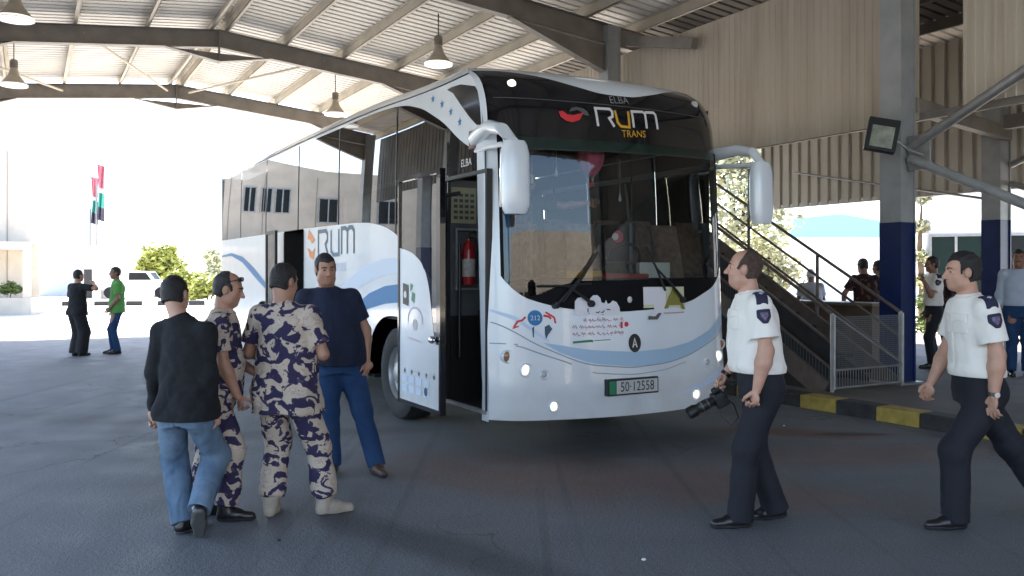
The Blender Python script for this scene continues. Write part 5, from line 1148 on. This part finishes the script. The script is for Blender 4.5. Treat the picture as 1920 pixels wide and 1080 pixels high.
def crease(m, sc_=6., st=.55):                   # sharp irregular cloth creases on top of the weave
    n = m.node_tree.nodes; l = m.node_tree.links; b = n['Principled BSDF']; tc = n.new('ShaderNodeTexCoord')
    mp = n.new('ShaderNodeMapping'); mp.inputs['Scale'].default_value = (1.3,1.3,.8); mp.inputs['Rotation'].default_value = (.4,.5,.3); l.new(tc.outputs['Object'], mp.inputs[0])
    t = n.new('ShaderNodeTexNoise'); t.noise_type = 'RIDGED_MULTIFRACTAL'; t.inputs['Scale'].default_value = sc_; t.inputs['Detail'].default_value = 3; t.inputs['Distortion'].default_value = .8
    l.new(mp.outputs[0], t.inputs['Vector'])
    bp = n.new('ShaderNodeBump'); bp.inputs['Strength'].default_value = st; bp.inputs['Distance'].default_value = .018; l.new(t.outputs[0], bp.inputs['Height'])
    if b.inputs['Normal'].links: l.new(b.inputs['Normal'].links[0].from_socket, bp.inputs['Normal'])
    l.new(bp.outputs[0], b.inputs['Normal'])
for m_ in (CAMO, WHITES, LBL, NVP): crease(m_, 5.5, .5)
for m_ in (JEAN, JEAN2, NAVYT, BLK, GRN): crease(m_, 6.5, .6)
def leg(x, y, z=.085, yaw=0, pitch=0, knee=(0,1,0)): return dict(ankle=(x,y,z), yaw=yaw, pitch=pitch, knee=knee)
relax = dict(curl=.75)
# group on the left
p1 = person('man in black jumper and faded jeans walking away, one heel lifted', (-2.0,5.24), 80,
  dict(pelvis=(-.0,-.0,.855), chest=(-.0,.03,1.265), neck=(-.085,.06,1.415), head=(-.14,.1,1.57), twist=-4, headyaw=2, headpitch=-8, headroll=-4,
       armL=((-.14,-.1,-1),(-.1,.18,-1),dict(curl=.9,pn=(.6,-.6,0))), armR=((.1,-.1,-1),(.02,.22,-1),dict(curl=.9,pn=(-.6,-.6,0))),
       legL=leg(-.06,.07,.08,-6,0,(-.75,.9,0)), legR=leg(.125,-.06,.2,28,55,(-.1,1,0))),
  dict(shirt=BLK, sleeve='long', untuck=-.09, trousers=JEAN, legw=(.104,.088,.08), shoes=BLS, skin=M['skin2'], sole=M['greyp'], hem=.03, loose=.022, fat=.94, fold=1.3, backpocket=True), H=1.645, vox=.0055, seed=3)
p2 = person('balding officer in desert camouflage with sunglasses pushed up on his head, seen in profile', (-1.93,5.62), 14,
  dict(pelvis=(0,0,.93), chest=(0,.01,1.33), neck=(0,.03,1.475), headyaw=-6, headpitch=-14,
       armR=((.06,.12,-1),(-.02,.42,-1),dict(curl=1.0)), armL=((-.1,.2,-1),(.25,.8,-.5),dict(curl=.8)),
       legL=leg(-.1,-.16,.085,6), legR=leg(.09,.06,.085,-4)),
  dict(shirt=CAMO, trousers=CAMO, shoes=BLS, boot=.2, skin=M['skin'], hairline=.095, sunglasses=True, belly=.03, fat=1.03, untuck=-.06, breeches=True, cut=.045, arm=1.1, legw=(.102,.082,.074), fold=1.4), H=1.615, vox=.0055, seed=5)
p3 = person('stout officer in desert camouflage and tan boots, standing with his back turned', (-1.50,5.66), 80,
  dict(pelvis=(-.0,0,.915), chest=(.0,.03,1.31), neck=(-.05,.05,1.455), headyaw=-22, headpitch=-10,
       armL=((-.36,.08,-1),(.45,1,-.12),dict(curl=.9)), armR=((.34,.08,-1),(-.45,1,-.12),dict(curl=.9)),
       legL=leg(-.11,-.0,.085,14,0,(-.1,1,0)), legR=leg(.25,.1,.085,-52,0,(.3,1,0))),
  dict(shirt=CAMO, trousers=CAMO, shoes=TANB, sole=TANB, boot=.05, skin=M['skin'], fat=1.16, belly=.03, untuck=-.2, cut=.055, legw=(.106,.09,.08), breeches=True, loose=.026, fold=1.5, hairline=.06), H=1.69, vox=.0055, seed=8)
p4 = person('heavy man in navy polo shirt and dark jeans facing the two camouflaged officers', (-1.36,6.98), -84,
  dict(pelvis=(.06,0,.925), chest=(.12,-.01,1.33), neck=(.155,.02,1.475), twist=6, headyaw=22, headpitch=-9, headroll=4,
       armL=((-.42,-.02,-1),(-.06,.22,-1),dict(curl=.6,pn=(.7,-.3,0))), armR=((.25,.1,-1),(-.3,.9,-.4),dict(curl=.8)),
       legL=leg(-.245,.12,.085,24,0,(-.35,1,0)), legR=leg(.10,.08,.085,-14)),
  dict(shirt=NVP, trousers=JEAN2, shoes=BRS, skin=M['skin'], fat=1.22, belly=.055, arm=1.15, untuck=-.06, legw=(.104,.08,.072), cut=-.03, collar=.02, placket=True, fold=1.2), H=1.765, vox=.006, seed=11)
# the two customs officers on the right
p5 = person('balding officer in white shirt and navy trousers holding a black camera', (1.575,5.5), 178,
  dict(pelvis=(0,-.02,.93), chest=(0,.02,1.335), neck=(0,.045,1.48), headyaw=-16, headpitch=3,
       armL=((-.14,-.1,-1),(-.02,.24,-1),dict(curl=1.15)), armR=((.12,-.06,-1),(.0,.75,-1),dict(curl=1.25,pn=(-.3,.3,-1))),
       legL=leg(-.09,.12,.085,8), legR=leg(.085,-.14,.095,-6,8)),
  dict(shirt=WHITES, trousers=NAVYT, shoes=BLS, skin=M['skin2'], hair=True, hairmat=M['hairb'], hairline=.095, fat=1.12, belly=.035, arm=1.25, slv=.08, waist=.105, belt=BLS, badges='LR', pocket=True, placket=True, watch=('R', BLS), legw=(.104,.084,.082), cut=-.035, collar=.02, fold=1.0, loose=.024), H=1.755, vox=.0055, seed=14)
p6 = person('dark haired officer in white shirt striding past the kerb, wristwatch on his left arm', (2.97,5.45), 179,
  dict(pelvis=(0,0,.90), chest=(0,.02,1.305), neck=(0,.06,1.45), headyaw=-4, headpitch=-3, ptwist=8,
       armL=((-.12,-.16,-1),(-.02,.1,-1),dict(curl=.55,pn=(.5,-.8,0))), armR=((.12,.2,-1),(-.05,.5,-1),relax),
       legL=leg(-.07,.17,.085,4,0), legR=leg(.07,-.50,.14,-4,28)),
  dict(shirt=WHITES, trousers=NAVYT, shoes=BLS, skin=M['skin2'], hairvol=.8, hairline=.066, fat=1.05, arm=1.2, slv=.078, waist=.11, belt=BLS, badges='LR', pocket=True, placket=True, watch=('L', BLS), legw=(.104,.086,.084), cut=-.035, collar=.02, fold=1.1, loose=.022), H=1.765, vox=.0055, seed=17)
# farther people
person('man all in black shading his eyes at the edge of the sunlight', (-8.5,16.7), 62,
  dict(armL=((-.1,0,-1),(-.05,.1,-1)), armR=((.85,.4,-.1),(-.85,.35,.42),dict(curl=.3)), legL=leg(-.08,0), legR=leg(.08,.03)),
  dict(shirt=BLK, untuck=-.1, trousers=mat('black trousers', (.009,.008,.01), .9), shoes=BLS, legw=(.12,.115,.115), fat=1.04, loose=.024, cut=-.04), H=1.68, vox=.01, seed=21)
person('young man in green t shirt and blue jeans next to the man in black', (-7.95,17.15), -152,
  dict(headyaw=10, armL=((-.12,.05,-1),(.1,.6,-.75)), armR=((.1,.05,-1),(0,.35,-1)), legL=leg(-.08,-.02,.085,10), legR=leg(.09,.05,.085,-10), chest=(0,-.03,1.33), neck=(0,-.01,1.475)),
  dict(shirt=GRN, untuck=-.1, trousers=JEAN2, shoes=BLS, skin=M['skin3'], legw=(.09,.065,.06)), H=1.74, vox=.01, seed=22)
person('man in dark checked shirt leaning with both arms on the counter', (5.86,14.1), 95,
  dict(chest=(0,.06,1.32), neck=(0,.1,1.46), armL=((-.62,.2,-1),(.1,.45,-1)), armR=((.5,.3,-1),(-.1,.5,-1)), legL=leg(-.12,0), legR=leg(.12,0), headpitch=-10),
  dict(shirt=PLD, untuck=-.08, trousers=GRT, shoes=BLS, skin=M['skin3'], fat=1.12), H=1.72, vox=.01, seed=23, z0=.15)
person('man in white shirt mostly hidden by the left edge of the blue column', (6.28,14.6), 120,
  dict(armL=((-.1,0,-1),(0,.3,-1)), armR=((.1,0,-1),(0,.3,-1)), legL=leg(-.09,0), legR=leg(.09,0)),
  dict(shirt=LBL, trousers=GRT, shoes=BLS, skin=M['skin3']), H=1.68, vox=.01, seed=24, z0=.15)
person('person in pale grey clothes and white cap seen through the stair rails', (5.55,15.8), 80,
  dict(chest=(0,.05,1.3), neck=(0,.09,1.44), armL=((-.25,.2,-1),(.2,.7,-.6)), armR=((.25,.2,-1),(-.2,.7,-.6)), legL=leg(-.12,0), legR=leg(.12,0), headpitch=-16),
  dict(shirt=mat('pale grey cloth', (.45,.46,.5), .9, var=.08), untuck=-.3, trousers=GRT, shoes=BLS, skin=M['skin3'], fat=1.22, hairline=.05, hairmat=mat('white cap', (.6,.6,.6), .9), hairvol=1.2), H=1.56, vox=.01, seed=25, z0=.15)
person('officer in white shirt raising a hand to his mouth beside the blue column', (6.52,13.2), 172,
  dict(headpitch=-4, armL=((-.12,.45,-1),(.1,.45,1),dict(curl=.5)), armR=((.1,0,-1),(0,.3,-1)), legL=leg(-.09,.05), legR=leg(.09,-.08)),
  dict(shirt=WHITES, trousers=NAVYT, shoes=BLS, skin=M['skin3'], waist=.11, fat=.98, badges='L'), H=1.72, vox=.009, seed=26, z0=.15)
person('person in dark brown clothes standing half hidden behind the striding officer', (7.18,13.9), -160,
  dict(armL=((-.12,.2,-1),(.1,.6,-.6)), armR=((.1,0,-1),(0,.3,-1)), legL=leg(-.09,0), legR=leg(.09,0)),
  dict(shirt=PLD, untuck=-.25, trousers=NAVYT, shoes=BLS, skin=M['skin3'], fat=1.05), H=1.66, vox=.01, seed=27, z0=.15)
person('man in light blue long sleeved shirt and jeans at the right edge of the photo', (7.24,12.2), -112,
  dict(headyaw=-8, armL=((-.14,-.04,-1),(-.02,.12,-1)), armR=((.16,-.05,-1),(.05,.1,-1)), legL=leg(-.1,0), legR=leg(.1,.06)),
  dict(shirt=LBL, sleeve='long', trousers=JEAN2, shoes=BLS, skin=M['skin3'], waist=.1, fat=1.08, moustache=True), H=1.8, vox=.009, seed=28, z0=.15)
dv = W(3.5+.86, 6.5+.98)
person('driver in dark shirt reaching up behind the windscreen of the bus', (dv.x, dv.y), -62,
  dict(chest=(.05,.12,1.29), neck=(.07,.19,1.42), headpitch=-8, headyaw=10, armL=((-.75,.5,-.12),(-.85,.45,.12),dict(curl=.6)), armR=((.25,.3,-1),(-.2,.9,-.1)), legL=leg(-.1,0), legR=leg(.1,0)),
  dict(shirt=mat('driver dark shirt', (.03,.032,.04), .9, var=.3, scale=9), trousers=NAVYT, shoes=BLS, skin=M['skin']), H=1.62, vox=.009, seed=29, z0=1.07)

# ---- things carried or fixed by hooks
def hand_world(p, s, local): return p['root'].matrix_world
bpy.context.view_layer.update()
a, e, wr, fa, ar = p5['arms']['R']; hw_ = Matrix.Translation(p5['root'].location) @ Matrix.Rotation(R(178-90), 4, 'Z') @ Matrix.Scale(p5['k'], 4) @ Vector(wr+fa*.1)
cm = thing('camera', 'black camera with a long lens held low in the officer\'s hand', 'camera', hw_+Vector((.015,-.03,-.065)), R(180))
cm.rotation_euler = (0, R(27), R(184))
MB().box(-.04,.05,-.07,.07,-.06,.045).box(-.035,.03,-.035,.035,.045,.085).box(-.045,.055,.045,.082,-.065,.035).build('camera_body', M['black'], cm, bevel=.012)
MB().lathe([(.0,.045),(.036,.045),(.038,.09),(.042,.1),(.042,.17),(.036,.18),(.04,.2),(.048,.215),(.048,.275),(.043,.277),(.04,.25),(0,.245)], 28, ax='x').build('lens', M['black'], cm, smooth=True); cm.scale = (.85,.85,.85)
MB().lathe([(.0385,.095),(.0432,.1),(.0432,.108),(.0385,.112)], 28, ax='x').lathe([(.0425,.15),(.0434,.152),(.0434,.16),(.0425,.162)], 28, ax='x').build('lens_ring', M['greyp'], cm, smooth=True)
MB().tube([(-.02,.07,.02),(-.06,.09,-.08),(-.05,.07,-.19),(.02,.05,-.23),(.05,.0,-.15),(.02,-.07,.02)], .006, 6).build('strap', M['black'], cm, smooth=True)

bw_ = lambda x, y, z: W(3.5+x, 6.5+y, z)
fx = thing('fire_extinguisher', 'red fire extinguisher in a metal frame inside the front door', 'extinguisher', bw_(.22, .93, 1.5), TH)
MB().lathe([(0,0),(.058,0),(.065,.02),(.065,.34),(.05,.4),(.022,.43),(.022,.45),(0,.45)], 24).build('cylinder', mat('red enamel', (.42,.015,.02), .3, coat=.5), fx, smooth=True)
MB().lathe([(.0655,.08),(.0662,.082),(.0662,.25),(.0655,.252)], 24).build('instruction_band', mat('pale label', (.55,.52,.48), .6, var=.2, scale=30), fx, smooth=True)
MB().tube([(0,0,.45),(0,-.01,.5),(.06,-.02,.52)], .012, 8).tube([(0,0,.46),(.06,-.03,.45),(.075,-.03,.3),(.07,-.03,.15)], .011, 8).build('valve', M['black'], fx, smooth=True)
bl = thing('balloon_ornament', 'pink hot air balloon ornament hanging behind the windscreen', 'ornament', bw_(1.12, .16, 2.46), TH)
PK = mat('pink fabric', (.62,.12,.19), .7, var=.15, scale=20)
rb = MB(); rb.grid(lambda t, s: (((.03+.095*math.sin(math.pi*min(1,s*.62+.0))**.8)*(1+.05*math.cos(8*t)))*math.cos(t), (.03+.095*math.sin(math.pi*min(1,s*.62))**.8)*(1+.05*math.cos(8*t))*math.sin(t), .06+.24*s), [2*math.pi*i/48 for i in range(49)], [i/12 for i in range(13)])
rb.build('envelope', PK, bl, smooth=True)
MB().lathe([(0,-.03),(.03,-.03),(.036,.01),(.03,.012),(0,-.02)], 14).build('basket', mat('red basket', (.55,.03,.04), .7), bl, smooth=True)
g = MB()
for i in range(4): an_ = math.pi/2*i+.4; g.tube([(.03*math.cos(an_),.03*math.sin(an_),.0),(.034*math.cos(an_),.034*math.sin(an_),.07)], .0025, 4)
g.tube([(0,0,.28),(0,0,.44)], .003, 4).build('cords', M['whitep'], bl)
for i, (x, z, lb) in enumerate(((.44,2.42,'white tassel hanging behind the windscreen, nearest the left mirror'),(.7,2.5,'white tassel hanging behind the windscreen between the first tassel and the pink balloon'),(1.42,2.3,'pale bead string hanging on the right of the pink balloon'))):
    tt = thing('tassel', lb, 'ornament', bw_(x, .1, z), TH, 'tassels behind the windscreen')
    MB().lathe([(.012,0),(.016,.02),(.008,.06),(.002,.09),(.002,.4)], 8).build('cord', M['whitep'], tt, smooth=True)
pn = thing('pennant', 'small round red and white sticker badge hanging in the windscreen', 'badge', bw_(1.36, .05, 1.96), TH)
MB().lathe([(0,-.004),(.06,-.004),(.06,.004),(0,.004)], 20, ax='y').build('disc', M['red'], pn); MB().lathe([(0,-.0065),(.035,-.0065),(.035,-.0045)], 20, (-.035,0,0), 'y').build('white_half', M['whitep'], pn)
MB().tube([(0,0,.06),(0,0,.8)], .002, 4).build('cord', M['black'], pn)
